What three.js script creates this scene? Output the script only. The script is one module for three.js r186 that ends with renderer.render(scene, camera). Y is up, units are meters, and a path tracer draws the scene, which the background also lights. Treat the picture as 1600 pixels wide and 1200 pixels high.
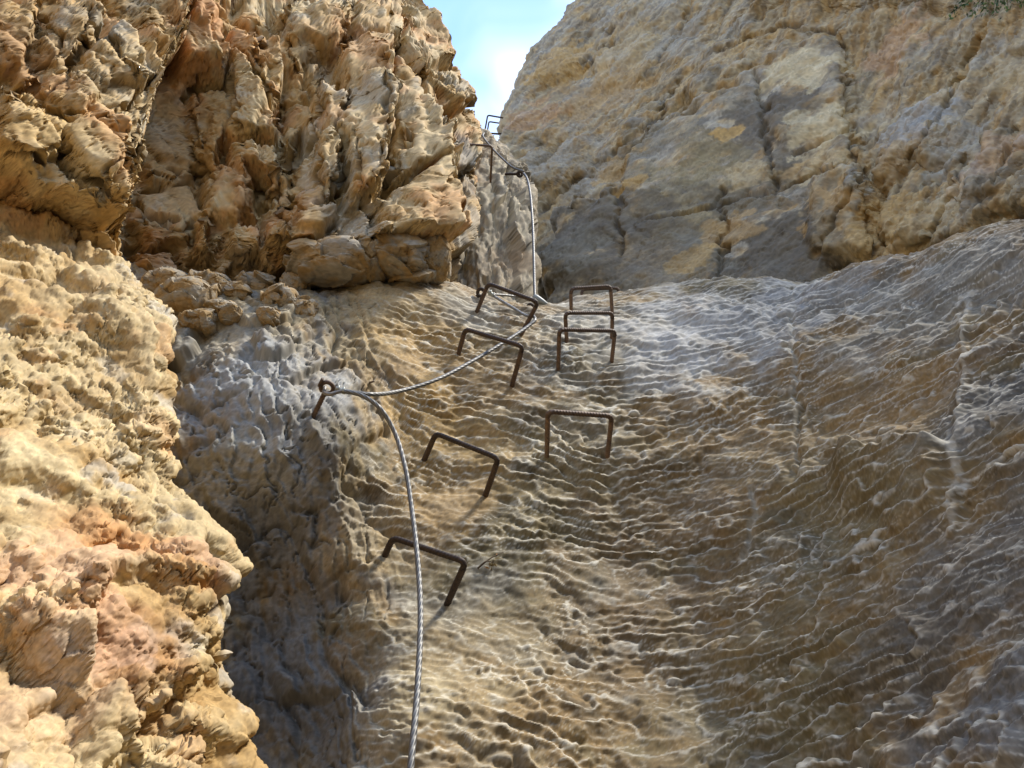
import * as THREE from 'three';
import { mergeGeometries, mergeVertices } from 'three/addons/utils/BufferGeometryUtils.js';

// ---------------------------------------------------------------- camera, sky, sun, exposure
const EYE = 1.6, PITCH = 38 * Math.PI / 180, F = 1209;
const scene = new THREE.Scene();
const camera = new THREE.PerspectiveCamera(2 * Math.atan(600 / F) * 180 / Math.PI, 4 / 3, 0.05, 400);
camera.position.set(0, EYE, 0);
camera.rotation.set(PITCH, 0, 0);
scene.add(camera);

const SUN_DIR = new THREE.Vector3(0.5, 0.85, 0.035).normalize();
const SUN = 3.5, SKY = 1.0, EXPOSURE = 1.85;
const renderer = new THREE.WebGLRenderer({ antialias: true });
renderer.toneMapping = THREE.LinearToneMapping;
renderer.toneMappingExposure = EXPOSURE;
renderer.shadowMap.enabled = true;

// ---------------------------------------------------------------- noise
const PERM = new Uint8Array(512);
{
  let s = 1234567;
  const rnd = () => { s = (Math.imul(s, 1664525) + 1013904223) >>> 0; return s / 4294967296; };
  const p = [...Array(256).keys()];
  for (let i = 255; i > 0; i--) { const j = Math.floor(rnd() * (i + 1)); [p[i], p[j]] = [p[j], p[i]]; }
  for (let i = 0; i < 512; i++) PERM[i] = p[i & 255];
}
function rng(seed) { let s = seed >>> 0; return () => { s = (s + 0x6d2b79f5) | 0; let t = Math.imul(s ^ (s >>> 15), 1 | s); t = (t + Math.imul(t ^ (t >>> 7), 61 | t)) ^ t; return ((t ^ (t >>> 14)) >>> 0) / 4294967296; }; }
function grad(h, x, y, z) {
  h &= 15; const u = h < 8 ? x : y, v = h < 4 ? y : (h === 12 || h === 14 ? x : z);
  return ((h & 1) ? -u : u) + ((h & 2) ? -v : v);
}
function noise(x, y, z) {
  const xf = Math.floor(x), yf = Math.floor(y), zf = Math.floor(z);
  const X = xf & 255, Y = yf & 255, Z = zf & 255; x -= xf; y -= yf; z -= zf;
  const u = x * x * x * (x * (x * 6 - 15) + 10), v = y * y * y * (y * (y * 6 - 15) + 10), w = z * z * z * (z * (z * 6 - 15) + 10);
  const A = PERM[X] + Y, AA = PERM[A] + Z, AB = PERM[A + 1] + Z, B = PERM[X + 1] + Y, BA = PERM[B] + Z, BB = PERM[B + 1] + Z;
  const l = (t, a, b) => a + t * (b - a);
  return l(w, l(v, l(u, grad(PERM[AA], x, y, z), grad(PERM[BA], x - 1, y, z)), l(u, grad(PERM[AB], x, y - 1, z), grad(PERM[BB], x - 1, y - 1, z))),
    l(v, l(u, grad(PERM[AA + 1], x, y, z - 1), grad(PERM[BA + 1], x - 1, y, z - 1)), l(u, grad(PERM[AB + 1], x, y - 1, z - 1), grad(PERM[BB + 1], x - 1, y - 1, z - 1))));
}
function fbm(x, y, z, o) { let s = 0, a = 1; for (let i = 0; i < o; i++) { s += a * noise(x, y, z); a *= 0.5; x = x * 2.03 + 7.1; y = y * 2.03 + 3.7; z = z * 2.03 + 1.9; } return s; }
function ridged(x, y, z, o) { let s = 0, a = 1; for (let i = 0; i < o; i++) { s += a * (1 - 2 * Math.abs(noise(x, y, z))); a *= 0.5; x = x * 2.07 + 5.1; y = y * 2.07 + 8.7; z = z * 2.07 + 2.9; } return s; }
const clamp = (x, a = 0, b = 1) => x < a ? a : x > b ? b : x;
const sstep = (a, b, x) => { x = clamp((x - a) / (b - a)); return x * x * (3 - 2 * x); };
const lerp = (a, b, t) => a + (b - a) * t;
function ihash(x, y, z) { let h = Math.imul(x, 374761393) ^ Math.imul(y, 668265263) ^ Math.imul(z, 2147483647 - 1274126177); h = Math.imul(h ^ (h >>> 13), 1274126177); h = Math.imul(h ^ (h >>> 16), 2246822519); return (h ^ (h >>> 15)) >>> 0; }
// cell noise: results in W
const W = { f1: 0, f2: 0, id: 0, dx: 0, dy: 0, dz: 0 };
function cells(x, y, z) {
  const X = Math.floor(x), Y = Math.floor(y), Z = Math.floor(z);
  let f1 = 1e9, f2 = 1e9;
  for (let i = -1; i <= 1; i++) for (let j = -1; j <= 1; j++) for (let k = -1; k <= 1; k++) {
    const h = ihash(X + i, Y + j, Z + k);
    const cx = X + i + 0.1 + 0.8 * ((h & 1023) / 1023), cy = Y + j + 0.1 + 0.8 * (((h >>> 10) & 1023) / 1023), cz = Z + k + 0.1 + 0.8 * (((h >>> 20) & 1023) / 1023);
    const dx = x - cx, dy = y - cy, dz = z - cz, d = dx * dx + dy * dy + dz * dz;
    if (d < f1) { f2 = f1; f1 = d; W.id = h; W.dx = dx; W.dy = dy; W.dz = dz; } else if (d < f2) f2 = d;
  }
  W.f1 = Math.sqrt(f1); W.f2 = Math.sqrt(f2);
}
// broken faces: neighbouring cells are tilted planes; the highest (blocks, side 1) or lowest (chips, side -1) one shows,
// flat 0 keeps them joined, flat 1 leaves steps between them; W.gap is small at the joints
function rock(x, y, z, tilt, k, flat, side) {
  const X = Math.floor(x), Y = Math.floor(y), Z = Math.floor(z);
  let s1 = -1e9, s2 = -1e9, v = 0;
  for (let i = -1; i <= 1; i++) for (let j = -1; j <= 1; j++) for (let m = -1; m <= 1; m++) {
    const h = ihash(X + i, Y + j, Z + m), g = Math.imul(h, 2654435761) >>> 0;
    const dx = x - (X + i + 0.05 + 0.9 * ((h & 1023) / 1023)), dy = y - (Y + j + 0.05 + 0.9 * (((h >>> 10) & 1023) / 1023)), dz = z - (Z + m + 0.05 + 0.9 * (((h >>> 20) & 1023) / 1023));
    const d2 = dx * dx + dy * dy + dz * dz; if (d2 > 2.2) continue;
    const lin = 0.5 * ((g & 255) / 255 - 0.5) + tilt * ((((g >>> 8) & 255) / 255 - 0.5) * dx + (((g >>> 16) & 255) / 255 - 0.5) * dy + (((g >>> 24) & 255) / 255 - 0.5) * dz) * 2;
    const sc = lin - k * d2;
    if (sc > s1) { s2 = s1; s1 = sc; v = lin - k * (1 - flat) * d2; W.id = h; } else if (sc > s2) s2 = sc;
  }
  W.gap = s1 - s2;
  return side * v;
}
// jointed rock: long blocks between two sets of joints, each a flat face at its own height and tilt; B.edge is small at the joints
const B = { edge: 0, id: 0 };
function blocks(X, Y, tilt, bevel, seed) {
  const kx = Math.floor(X), r0 = ihash(kx, seed, 101), sy = 0.65 + 0.7 * ((r0 & 255) / 255);
  Y = Y * sy + ((r0 >>> 8) & 255) / 255 * 7;
  const ky = Math.floor(Y), h = ihash(kx, ky, seed), fx = X - kx, fy = Y - ky, g = Math.imul(h, 2654435761) >>> 0;
  const a = (h & 255) / 255, b = ((h >>> 8) & 255) / 255, c = ((g >>> 16) & 255) / 255;
  // the joint across the block runs askew
  const e = Math.min(fx, 1 - fx, (fy - 0.0) * 1.6 / sy, (1 - fy) * 1.6 / sy);
  B.edge = e; B.id = a;
  return (a - 0.5) + tilt * ((b - 0.32) * (fx - 0.5) * 2 + (c - 0.5) * (fy - 0.5) * 2) - bevel * (1 - sstep(0, 0.12, e));
}
// stepped layers: rises outwards with h, then drops back sharply
function shingle(h, seed) {
  const k = Math.floor(h), f = h - k;
  const a = 0.45 + 0.55 * ((ihash(k, seed, 17) & 255) / 255);
  const s = f < 0.83 ? f / 0.83 : 1 - sstep(0.83, 0.97, f);
  return a * (s - 0.5);
}

// ---------------------------------------------------------------- picture point to place
const CP = Math.cos(PITCH), SP = Math.sin(PITCH);
function at(px, py, D) {           // D: metres ahead of the camera, measured on the level
  const x = (px - 800) / F, y = (600 - py) / F, f = CP - y * SP, u = SP + y * CP, t = D / f;
  return new THREE.Vector3(x * t, EYE + u * t, -D);
}
function pix(p) {
  const f = -p.z, u = p.y - EYE, zc = f * CP + u * SP, yc = u * CP - f * SP;
  return [800 + F * p.x / zc, 600 - F * yc / zc, zc];
}
function pxy(x, y, z) { const f = -z, h = y - EYE, zc = f * CP + h * SP; return zc > 0.3 ? [800 + F * x / zc, 600 - F * (h * CP - f * SP) / zc] : [-999, -999]; }
const EYE_POINT = new THREE.Vector3(0, EYE, 0);
function ray(px, py) { return at(px, py, 1).sub(EYE_POINT).normalize(); }

// ---------------------------------------------------------------- sky
{
  const w = 1024, h = 512, d = new Float32Array(w * h * 4);
  for (let j = 0; j < h; j++) for (let i = 0; i < w; i++) {
    const el = ((j + 0.5) / h - 0.5) * Math.PI, az = (i + 0.5) / w * Math.PI * 2;
    const x = Math.cos(el) * Math.cos(az), y = Math.sin(el), z = Math.cos(el) * Math.sin(az);
    const e = Math.max(0, y), k = Math.pow(1 - e, 2.2);
    const yy = e + 0.25, cx = x / yy * 2.2 + 2.6, cz = z / yy * 2.2;
    const n = fbm(cx + 0.5 * fbm(cx * 2, 1.3, cz * 2, 3), 4.2, cz, 6);
    const cl = sstep(-0.25, 0.45, n) * 0.68 + 0.12;
    const o = (j * w + i) * 4;
    d[o] = lerp(lerp(0.20, 0.62, k), 0.86, cl); d[o + 1] = lerp(lerp(0.42, 0.76, k), 0.93, cl); d[o + 2] = lerp(lerp(0.92, 1.0, k), 1.04, cl); d[o + 3] = 1;
    if (y < 0) { const g = sstep(0, -0.15, y); d[o] = lerp(d[o], 0.22, g); d[o + 1] = lerp(d[o + 1], 0.2, g); d[o + 2] = lerp(d[o + 2], 0.16, g); }
    d[o] *= SKY; d[o + 1] *= SKY; d[o + 2] *= SKY;
  }
  const t = new THREE.DataTexture(d, w, h, THREE.RGBAFormat, THREE.FloatType);
  t.mapping = THREE.EquirectangularReflectionMapping; t.magFilter = THREE.LinearFilter; t.minFilter = THREE.LinearFilter; t.needsUpdate = true;
  scene.background = t; scene.environment = t;
}
const sun = new THREE.DirectionalLight(new THREE.Color(1, 0.93, 0.82), SUN);
sun.position.copy(SUN_DIR).multiplyScalar(30).add(new THREE.Vector3(0, 2, -3));
sun.target.position.set(0, 2, -3);
sun.castShadow = true; sun.shadow.radius = 17; sun.shadow.mapSize.set(4096, 4096);
Object.assign(sun.shadow.camera, { left: -12, right: 12, top: 12, bottom: -12, near: 1, far: 60 });
scene.add(sun, sun.target);

// ---------------------------------------------------------------- rock patches
const COL = {
  ochre: [0.38, 0.25, 0.105], gold: [0.47, 0.30, 0.10], tan: [0.45, 0.35, 0.20], cream: [0.55, 0.46, 0.29], orange: [0.44, 0.215, 0.08], rust: [0.36, 0.16, 0.07],
  pink: [0.52, 0.34, 0.22], grey: [0.30, 0.285, 0.25], light: [0.52, 0.50, 0.45], pale: [0.60, 0.60, 0.62], dark: [0.12, 0.10, 0.072], slate: [0.16, 0.158, 0.158], umber: [0.175, 0.155, 0.115], olive: [0.24, 0.19, 0.095], brown: [0.25, 0.165, 0.085], blue: [0.34, 0.35, 0.365],
};
function cr(a, b, c, d, t) { return 0.5 * (2 * b + (c - a) * t + (2 * a - 5 * b + 4 * c - d) * t * t + (3 * b - a - 3 * c + d) * t * t * t); }
const TINT = [1.0, 0.985, 0.90];
function makePatch({ name, rows, nu, nv, smooth = true, warp = null, disp, color, blobs = [], label, blur = 0, grain = 0.5, fine = null, refine = 0, facing = null, edge = [1.25, 0.45], rough = 0.85, spec = 1 }) {
  const R = rows.length, C = rows[0].length;
  const P = rows.map((r) => r.map((e) => (e.isVector3 ? e : at(...e))));
  const flat = new Float64Array(R * C * 3);
  P.forEach((r, i) => r.forEach((p, j) => { flat[(i * C + j) * 3] = p.x; flat[(i * C + j) * 3 + 1] = p.y; flat[(i * C + j) * 3 + 2] = p.z; }));
  const q = (i, j, k) => flat[(clamp(i, 0, R - 1) * C + clamp(j, 0, C - 1)) * 3 + k];
  let G = flat.slice();
  for (let it = 0; it < (smooth ? 1 : 2); it++) { const H = G.slice(); for (let i = 0; i < R; i++) for (let j = 0; j < C; j++) for (let k = 0; k < 3; k++) { let t = 0, w = 0; for (let a = -1; a <= 1; a++) for (let b = -1; b <= 1; b++) { const I = i + a, J = j + b; if (I < 0 || J < 0 || I >= R || J >= C) continue; const ww = (2 - Math.abs(a)) * (2 - Math.abs(b)); t += ww * G[(I * C + J) * 3 + k]; w += ww; } H[(i * C + j) * 3 + k] = t / w; } G = H; }
  const NR = new Float64Array(R * C * 3);
  for (let i = 0; i < R; i++) for (let j = 0; j < C; j++) {
    const e = (I, J) => new THREE.Vector3().fromArray(G, (clamp(I, 0, R - 1) * C + clamp(J, 0, C - 1)) * 3);
    e(i, j + 1).sub(e(i, j - 1)).cross(e(i + 1, j).sub(e(i - 1, j))).normalize().toArray(NR, (i * C + j) * 3);
  }
  const out3 = [0, 0, 0], tmp = [0, 0, 0, 0];
  function base(u, v, o) {
    u = clamp(u, 0, C - 1.0001); v = clamp(v, 0, R - 1.0001);
    const j = Math.floor(u), i = Math.floor(v), fu = u - j, fv = v - i;
    for (let k = 0; k < 3; k++) {
      if (smooth) {
        for (let a = -1; a < 3; a++) tmp[a + 1] = cr(q(i + a, j - 1, k), q(i + a, j, k), q(i + a, j + 1, k), q(i + a, j + 2, k), fu);
        o[k] = cr(tmp[0], tmp[1], tmp[2], tmp[3], fv);
      } else o[k] = lerp(lerp(q(i, j, k), q(i, j + 1, k), fu), lerp(q(i + 1, j, k), q(i + 1, j + 1, k), fu), fv);
    }
    return o;
  }
  // share of samples per cell: its size in the world over its distance, less outside the view
  const weigh = (n, m, get) => [...Array(n)].map((_, a) => {
    let best = 0;
    for (let b = 0; b < m; b++) {
      const p = get(a, b), r = get(a + 1, b), d = p.distanceTo(r) / Math.max(1, (p.distanceTo(EYE_POINT) + r.distanceTo(EYE_POINT)) / 2);
      const mid = pix(p.clone().add(r).multiplyScalar(0.5)), inside = mid[2] > 0.3 && mid[0] > -80 && mid[0] < 1680 && mid[1] > -80 && mid[1] < 1280;
      best = Math.max(best, inside ? d : d * 0.2);
    }
    return best + 0.004;
  });
  const table = (w, n) => { const tot = w.reduce((a, b) => a + b), t = new Float64Array(n); let acc = 0, c = 0; for (let i = 0; i < n; i++) { const s = i / (n - 1) * tot; while (c < w.length - 1 && acc + w[c] < s) { acc += w[c]; c++; } t[i] = c + clamp((s - acc) / w[c]); } return t; };
  const U = table(weigh(C - 1, R, (a, b) => P[b][a]), nu), V = table(weigh(R - 1, C, (a, b) => P[a][b]), nv);
  const N = nu * nv, pos = new Float32Array(N * 3), col = new Float32Array(N * 3);
  const a3 = [0, 0, 0], b3 = [0, 0, 0], c3 = [0, 0, 0], d3 = [0, 0, 0], rgb = [0, 0, 0];
  const bl = blobs.map(([px, py, r, c, s, asp = 1, ang = 0]) => {   // stains, rock tones, painted sheen: a place on the rock, a radius in metres
    let best = 1e9, u0 = 0, v0 = 0;
    for (let v = 0; v <= R - 1; v += 0.05) for (let u = 0; u <= C - 1; u += 0.05) { base(u, v, a3); const f = -a3[2], h = a3[1] - EYE, zc = f * CP + h * SP; if (zc < 0.3) continue; const e = Math.hypot(800 + F * a3[0] / zc - px, 600 - F * (h * CP - f * SP) / zc - py) + zc * 0.8; if (e < best) { best = e; u0 = u; v0 = v; } }
    base(u0, v0, a3); const zc = pix(new THREE.Vector3(...a3))[2], Rm = r * zc / F;
    return [a3[0], a3[1], a3[2], Rm, COL[c], s];
  });
  const nrm = new Float32Array(N * 3); let hs = new Float32Array(N); const info = new Array(N);
  for (let iv = 0; iv < nv; iv++) for (let iu = 0; iu < nu; iu++) {
    let u = U[iu], v = V[iv];
    if (warp) { base(u, v, a3); [u, v] = warp(a3[0], a3[1], a3[2], u, v); }
    const un = clamp(u, 0, C - 1.0001), vn = clamp(v, 0, R - 1.0001), jn = Math.floor(un), in_ = Math.floor(vn), fn = un - jn, gn = vn - in_, q0 = (in_ * C + jn) * 3, q1 = q0 + C * 3, i = iv * nu + iu, o = i * 3;
    for (let k = 0; k < 3; k++) nrm[o + k] = lerp(lerp(NR[q0 + k], NR[q0 + 3 + k], fn), lerp(NR[q1 + k], NR[q1 + 3 + k], fn), gn);
    let l = Math.hypot(nrm[o], nrm[o + 1], nrm[o + 2]) || 1; if (facing) { for (let k = 0; k < 3; k++) nrm[o + k] = nrm[o + k] / l * (1 - facing[3]) + facing[k] * facing[3]; l = Math.hypot(nrm[o], nrm[o + 1], nrm[o + 2]) || 1; } nrm[o] /= l; nrm[o + 1] /= l; nrm[o + 2] /= l;
    base(u, v, out3); pos[o] = out3[0]; pos[o + 1] = out3[1]; pos[o + 2] = out3[2];
    const S = info[i] = {};
    hs[i] = disp(out3[0], out3[1], out3[2], u, v, S);
  }
  for (let t = 0; t < blur; t++) {
    const e = new Float32Array(N);
    for (let i = 0; i < nv; i++) for (let j = 0; j < nu; j++) { const q = i * nu; e[q + j] = 0.25 * hs[q + Math.max(0, j - 1)] + 0.5 * hs[q + j] + 0.25 * hs[q + Math.min(nu - 1, j + 1)]; }
    for (let i = 0; i < nv; i++) for (let j = 0; j < nu; j++) hs[i * nu + j] = 0.25 * e[Math.max(0, i - 1) * nu + j] + 0.5 * e[i * nu + j] + 0.25 * e[Math.min(nv - 1, i + 1) * nu + j];
  }
  const paint = (x, y, z, h, S, out, o) => {
    color(x, y, z, h, S, rgb);
    const gr = grain * (0.55 * noise(x * 85, y * 85, z * 85) + 0.55 * noise(x * 190, y * 190, z * 190) + 0.25 * (((ihash(Math.floor(x * 700), Math.floor(y * 700), Math.floor(z * 700)) & 255) / 255) - 0.5));
    const n1 = fbm(x * 4.1, y * 4.1, z * 4.1, 4), n2 = noise(x * 37, y * 37, z * 37);
    for (const b of bl) {
      const d = Math.hypot(x - b[0], y - b[1], z - b[2]) / b[3]; if (d > 2) continue;
      const w = b[5] * sstep(edge[0], edge[1], d + n1 * 0.75 + n2 * 0.12);
      if (w > 0) { const m = (S.lum || 1) * (S.rim !== undefined && name === 'rock_slab' ? lerp(0.7, 0.85, S.left) : 1); for (let k = 0; k < 3; k++) rgb[k] = lerp(rgb[k], b[4][k] * m, w); }
    }
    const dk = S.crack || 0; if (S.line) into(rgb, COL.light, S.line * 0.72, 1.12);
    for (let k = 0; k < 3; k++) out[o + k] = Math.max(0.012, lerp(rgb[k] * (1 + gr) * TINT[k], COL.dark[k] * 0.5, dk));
  };
  for (let i = 0; i < N; i++) {
    const o = i * 3, x = pos[o], y = pos[o + 1], z = pos[o + 2], h = hs[i] + (fine && !refine ? fine(x, y, z, info[i]) : 0);
    pos[o] = x + nrm[o] * h; pos[o + 1] = y + nrm[o + 1] * h; pos[o + 2] = z + nrm[o + 2] * h;
    if (!refine) paint(x, y, z, h, info[i], col, o);
  }
  const idx = new Uint32Array((nu - 1) * (nv - 1) * 6); let k = 0;
  for (let i = 0; i < nv - 1; i++) for (let j = 0; j < nu - 1; j++) { const a = i * nu + j, b = a + 1, c = a + nu, d = c + 1; idx[k++] = a; idx[k++] = b; idx[k++] = d; idx[k++] = a; idx[k++] = d; idx[k++] = c; }
  let g = new THREE.BufferGeometry();
  g.setAttribute('position', new THREE.BufferAttribute(pos, 3)); g.setAttribute('color', new THREE.BufferAttribute(col, 3)); g.setIndex(new THREE.BufferAttribute(idx, 1)); g.computeVertexNormals();
  if (refine) {        // long triangles are cut until all are about as fine, then the fine relief goes on along the coarse relief's own normals
    let nx = g.attributes.normal.array, vx = Array.from(pos), vn = Array.from(nx), T = Array.from(idx);
    for (let pass = 0; pass < 5; pass++) {
      const mids = new Map(), out = []; let cut = 0; const K = vx.length / 3;
      const far = new Float32Array(K), sx = new Float32Array(K), sy = new Float32Array(K);   // how long an edge may be here, and where it is seen
      for (let i = 0; i < K; i++) { const x = vx[i * 3], y = vx[i * 3 + 1], z = vx[i * 3 + 2], f = -z, hh = y - EYE, zc = f * CP + hh * SP; const px = zc > 0.2 ? F * Math.abs(x / zc) : 9e3, py = zc > 0.2 ? F * Math.abs((hh * CP - f * SP) / zc) : 9e3; if (zc > 0.2) { sx[i] = F * x / zc; sy[i] = F * (hh * CP - f * SP) / zc; } far[i] = Math.max(0.5, Math.hypot(x, hh, z)) / F * refine * (px > 860 || py > 660 ? 8 : 1); }
      const mid = (a, b) => {
        const l = Math.hypot(vx[a * 3] - vx[b * 3], vx[a * 3 + 1] - vx[b * 3 + 1], vx[a * 3 + 2] - vx[b * 3 + 2]);
        const lim = Math.min(far[a], far[b]); if (l < lim || (l < 2.5 * lim && Math.hypot(sx[a] - sx[b], sy[a] - sy[b]) < refine)) return -1;
        const key = a < b ? a * 4194304 + b : b * 4194304 + a; let m = mids.get(key);
        if (m === undefined) { m = vx.length / 3; for (let k = 0; k < 3; k++) { vx.push((vx[a * 3 + k] + vx[b * 3 + k]) / 2); vn.push((vn[a * 3 + k] + vn[b * 3 + k]) / 2); } mids.set(key, m); cut++; }
        return m;
      };
      for (let t = 0; t < T.length; t += 3) {
        const a = T[t], b = T[t + 1], c = T[t + 2], p = mid(a, b), q = mid(b, c), r = mid(c, a);
        if (p < 0 && q < 0 && r < 0) out.push(a, b, c);
        else if (p >= 0 && q >= 0 && r >= 0) out.push(a, p, r, p, b, q, r, q, c, p, q, r);
        else if (p >= 0 && q >= 0) out.push(p, b, q, a, p, q, a, q, c);
        else if (q >= 0 && r >= 0) out.push(q, c, r, b, q, r, b, r, a);
        else if (r >= 0 && p >= 0) out.push(r, a, p, c, r, p, c, p, b);
        else if (p >= 0) out.push(a, p, c, p, b, c);
        else if (q >= 0) out.push(a, b, q, a, q, c);
        else out.push(b, c, r, b, r, a);
      }
      T = out; if (!cut) break;
    }
    const K = vx.length / 3, P2 = new Float32Array(K * 3), C2 = new Float32Array(K * 3);
    for (let i = 0; i < K; i++) {
      const o = i * 3, l = Math.hypot(vn[o], vn[o + 1], vn[o + 2]) || 1, x = vx[o], y = vx[o + 1], z = vx[o + 2], S = {}, h = fine(x, y, z, S, vn[o] / l, vn[o + 1] / l, vn[o + 2] / l);
      P2[o] = x + vn[o] / l * h; P2[o + 1] = y + vn[o + 1] / l * h; P2[o + 2] = z + vn[o + 2] / l * h;
      paint(x, y, z, h, S, C2, o);
    }
    g = new THREE.BufferGeometry(); g.setAttribute('position', new THREE.BufferAttribute(P2, 3)); g.setAttribute('color', new THREE.BufferAttribute(C2, 3)); g.setIndex(new THREE.BufferAttribute(new Uint32Array(T), 1)); g.computeVertexNormals();
    console.log(name, T.length / 3, 'triangles');
  }
  const m = new THREE.Mesh(g, new THREE.MeshStandardMaterial({ vertexColors: true, roughness: rough, name: name + '_stone' }));
  m.name = name; m.castShadow = m.receiveShadow = true; m.userData = { kind: 'structure', label };
  scene.add(m);
  m.hit = (px, py) => {     // the place on this rock that the picture shows at (px, py)
    let best = 1e9, bi = 0;
    for (let i = 0; i < N; i++) { const f = -pos[i * 3 + 2], hh = pos[i * 3 + 1] - EYE, zc = f * CP + hh * SP; if (zc < 0.3) continue; const dx = 800 + F * pos[i * 3] / zc - px, dy = 600 - F * (hh * CP - f * SP) / zc - py, e = Math.hypot(dx, dy) + zc * 2.5; if (e < best) { best = e; bi = i; } }
    const na = g.attributes.normal, n = new THREE.Vector3(), p = new THREE.Vector3(pos[bi * 3], pos[bi * 3 + 1], pos[bi * 3 + 2]);
    const r0 = Math.floor(bi / nu), c0 = bi % nu;
    for (let a = -12; a <= 12; a += 2) for (let b = -12; b <= 12; b += 2) { const rr = clamp(r0 + a, 0, nv - 1), cc = clamp(c0 + b, 0, nu - 1), i = rr * nu + cc; n.x += na.getX(i); n.y += na.getY(i); n.z += na.getZ(i); }
    return { p, n: n.normalize() };
  };
  return m;
}
function mix3(o, a, b, t) { o[0] = lerp(a[0], b[0], t); o[1] = lerp(a[1], b[1], t); o[2] = lerp(a[2], b[2], t); return o; }
function into(o, b, t, m = 1) { o[0] = lerp(o[0], b[0] * m, t); o[1] = lerp(o[1], b[1] * m, t); o[2] = lerp(o[2], b[2] * m, t); }
const row = (ys, xs, Ds) => xs.map((x, i) => [x, Array.isArray(ys) ? ys[i] : ys, Ds[i]]);
const Q = 1;      // mesh fineness

// distance from a world point to a polyline, for cracks and veins
const footRow = (r) => r.map((e) => { const p = e.isVector3 ? e : at(...e); return new THREE.Vector3(p.x, -0.3, p.z * 0.97); });
const line = (...p) => p;
function polyDist(pts, px, py) { let m = 1e9; for (let i = 0; i + 1 < pts.length; i++) { const a = pts[i], b = pts[i + 1], bx = b[0] - a[0], by = b[1] - a[1]; const t = clamp(((px - a[0]) * bx + (py - a[1]) * by) / (bx * bx + by * by)), d = Math.hypot(px - a[0] - t * bx, py - a[1] - t * by); if (d < m) m = d; } return m; }
// hand-placed broken faces: an outline on the picture, its height in metres and its slope across and down (metres per 100 px)
function makePlates(list) {
  return list.map(([pts, h, gx, gy, side = 12]) => { side *= 0.65;
    let cx = 0, cy = 0, A = 0; const n = pts.length;
    for (const p of pts) { cx += p[0] / n; cy += p[1] / n; }
    for (let i = 0; i < n; i++) { const p = pts[i], q = pts[(i + 1) % n]; A += p[0] * q[1] - q[0] * p[1]; }
    const e = pts.map((p, i) => { const q = pts[(i + 1) % n], l = Math.hypot(q[0] - p[0], q[1] - p[1]), s = A > 0 ? 1 : -1; return [-(q[1] - p[1]) / l * s, (q[0] - p[0]) / l * s, p[0], p[1]]; });
    return { e, cx, cy, h, gx, gy, side };
  });
}
function plateHeight(list, px, py, S) {
  let best = 0; S.plate = 0;
  for (const t of list) {
    let d = 1e9; for (const e of t.e) { const k = (px - e[2]) * e[0] + (py - e[3]) * e[1]; if (k < d) d = k; if (d < -20) break; }
    if (d < -20) continue;
    const f = t.h + (t.gx * (px - t.cx) + t.gy * (py - t.cy)) / 100, w = sstep(-t.side * 0.5, t.side * 0.5, d), v = f * w;
    if (t.h < 0 ? v < best : v > best) { best = v; S.plate = w; }
  }
  return best;
}

// --- the scooped slab with the rungs
const SX = [150, 260, 400, 520, 650, 800, 950, 1100, 1250, 1400, 1550, 1700, 1950];
const LIPY = [395, 425, 446, 456, 440, 476, 468, 441, 438, 406, 372, 330, 270];
const LIPD = [2.85, 2.8, 2.8, 2.9, 3.05, 3.4, 3.7, 3.65, 3.4, 3.05, 2.6, 2.2, 1.7];
const slabRows = [
  row(1500, SX, [2.3, 2.35, 2.45, 2.3, 2.2, 2.3, 2.4, 2.35, 2.1, 1.8, 1.5, 1.25, 0.9]),
  row(1320, SX, [2.35, 2.4, 2.5, 2.4, 2.25, 2.35, 2.5, 2.5, 2.25, 1.95, 1.62, 1.35, 1.0]),
  row(1150, SX, [2.4, 2.45, 2.6, 2.5, 2.35, 2.5, 2.68, 2.72, 2.45, 2.1, 1.75, 1.45, 1.05]),
  row(950, SX, [2.45, 2.5, 2.68, 2.58, 2.6, 2.7, 2.86, 2.9, 2.65, 2.28, 1.92, 1.6, 1.15]),
  row(800, SX, [2.4, 2.45, 2.52, 2.55, 2.75, 2.85, 3.0, 3.0, 2.8, 2.44, 2.05, 1.7, 1.22]),
  row(680, SX, [2.4, 2.4, 2.36, 2.46, 2.85, 2.95, 3.05, 3.05, 2.88, 2.55, 2.15, 1.8, 1.3]),
  row(570, SX, [2.5, 2.48, 2.45, 2.6, 2.9, 3.05, 3.15, 3.18, 3.0, 2.66, 2.26, 1.9, 1.4]),
  row(500, SX, [2.65, 2.6, 2.58, 2.75, 2.96, 3.2, 3.38, 3.38, 3.15, 2.82, 2.42, 2.03, 1.5]),
  row(LIPY, SX, LIPD),
  row(LIPY.map((y) => y + 6), SX, LIPD.map((d) => d + 0.45)),
  row(LIPY.map((y) => y + 34), SX, LIPD.map((d) => d + 1.7)),
];
for (const r of slabRows) { const y = at(...r[r.length - 1]).y; r.push(new THREE.Vector3(1.55, y, -0.25), new THREE.Vector3(1.95, y, 2.5), new THREE.Vector3(2.1, y, 5)); }
slabRows.unshift(footRow(slabRows[0]));
const veinAndLedge1 = line([1236, 480], [1243, 560], [1247, 640], [1246, 745]), vein1b = line([1165, 880], [1180, 800], [1178, 770]), veinAndLedge2 = line([1516, 470], [1506, 600], [1509, 705], [1492, 830]), step1 = line([1318, 716], [1335, 706], [1420, 705], [1509, 712]);
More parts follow.
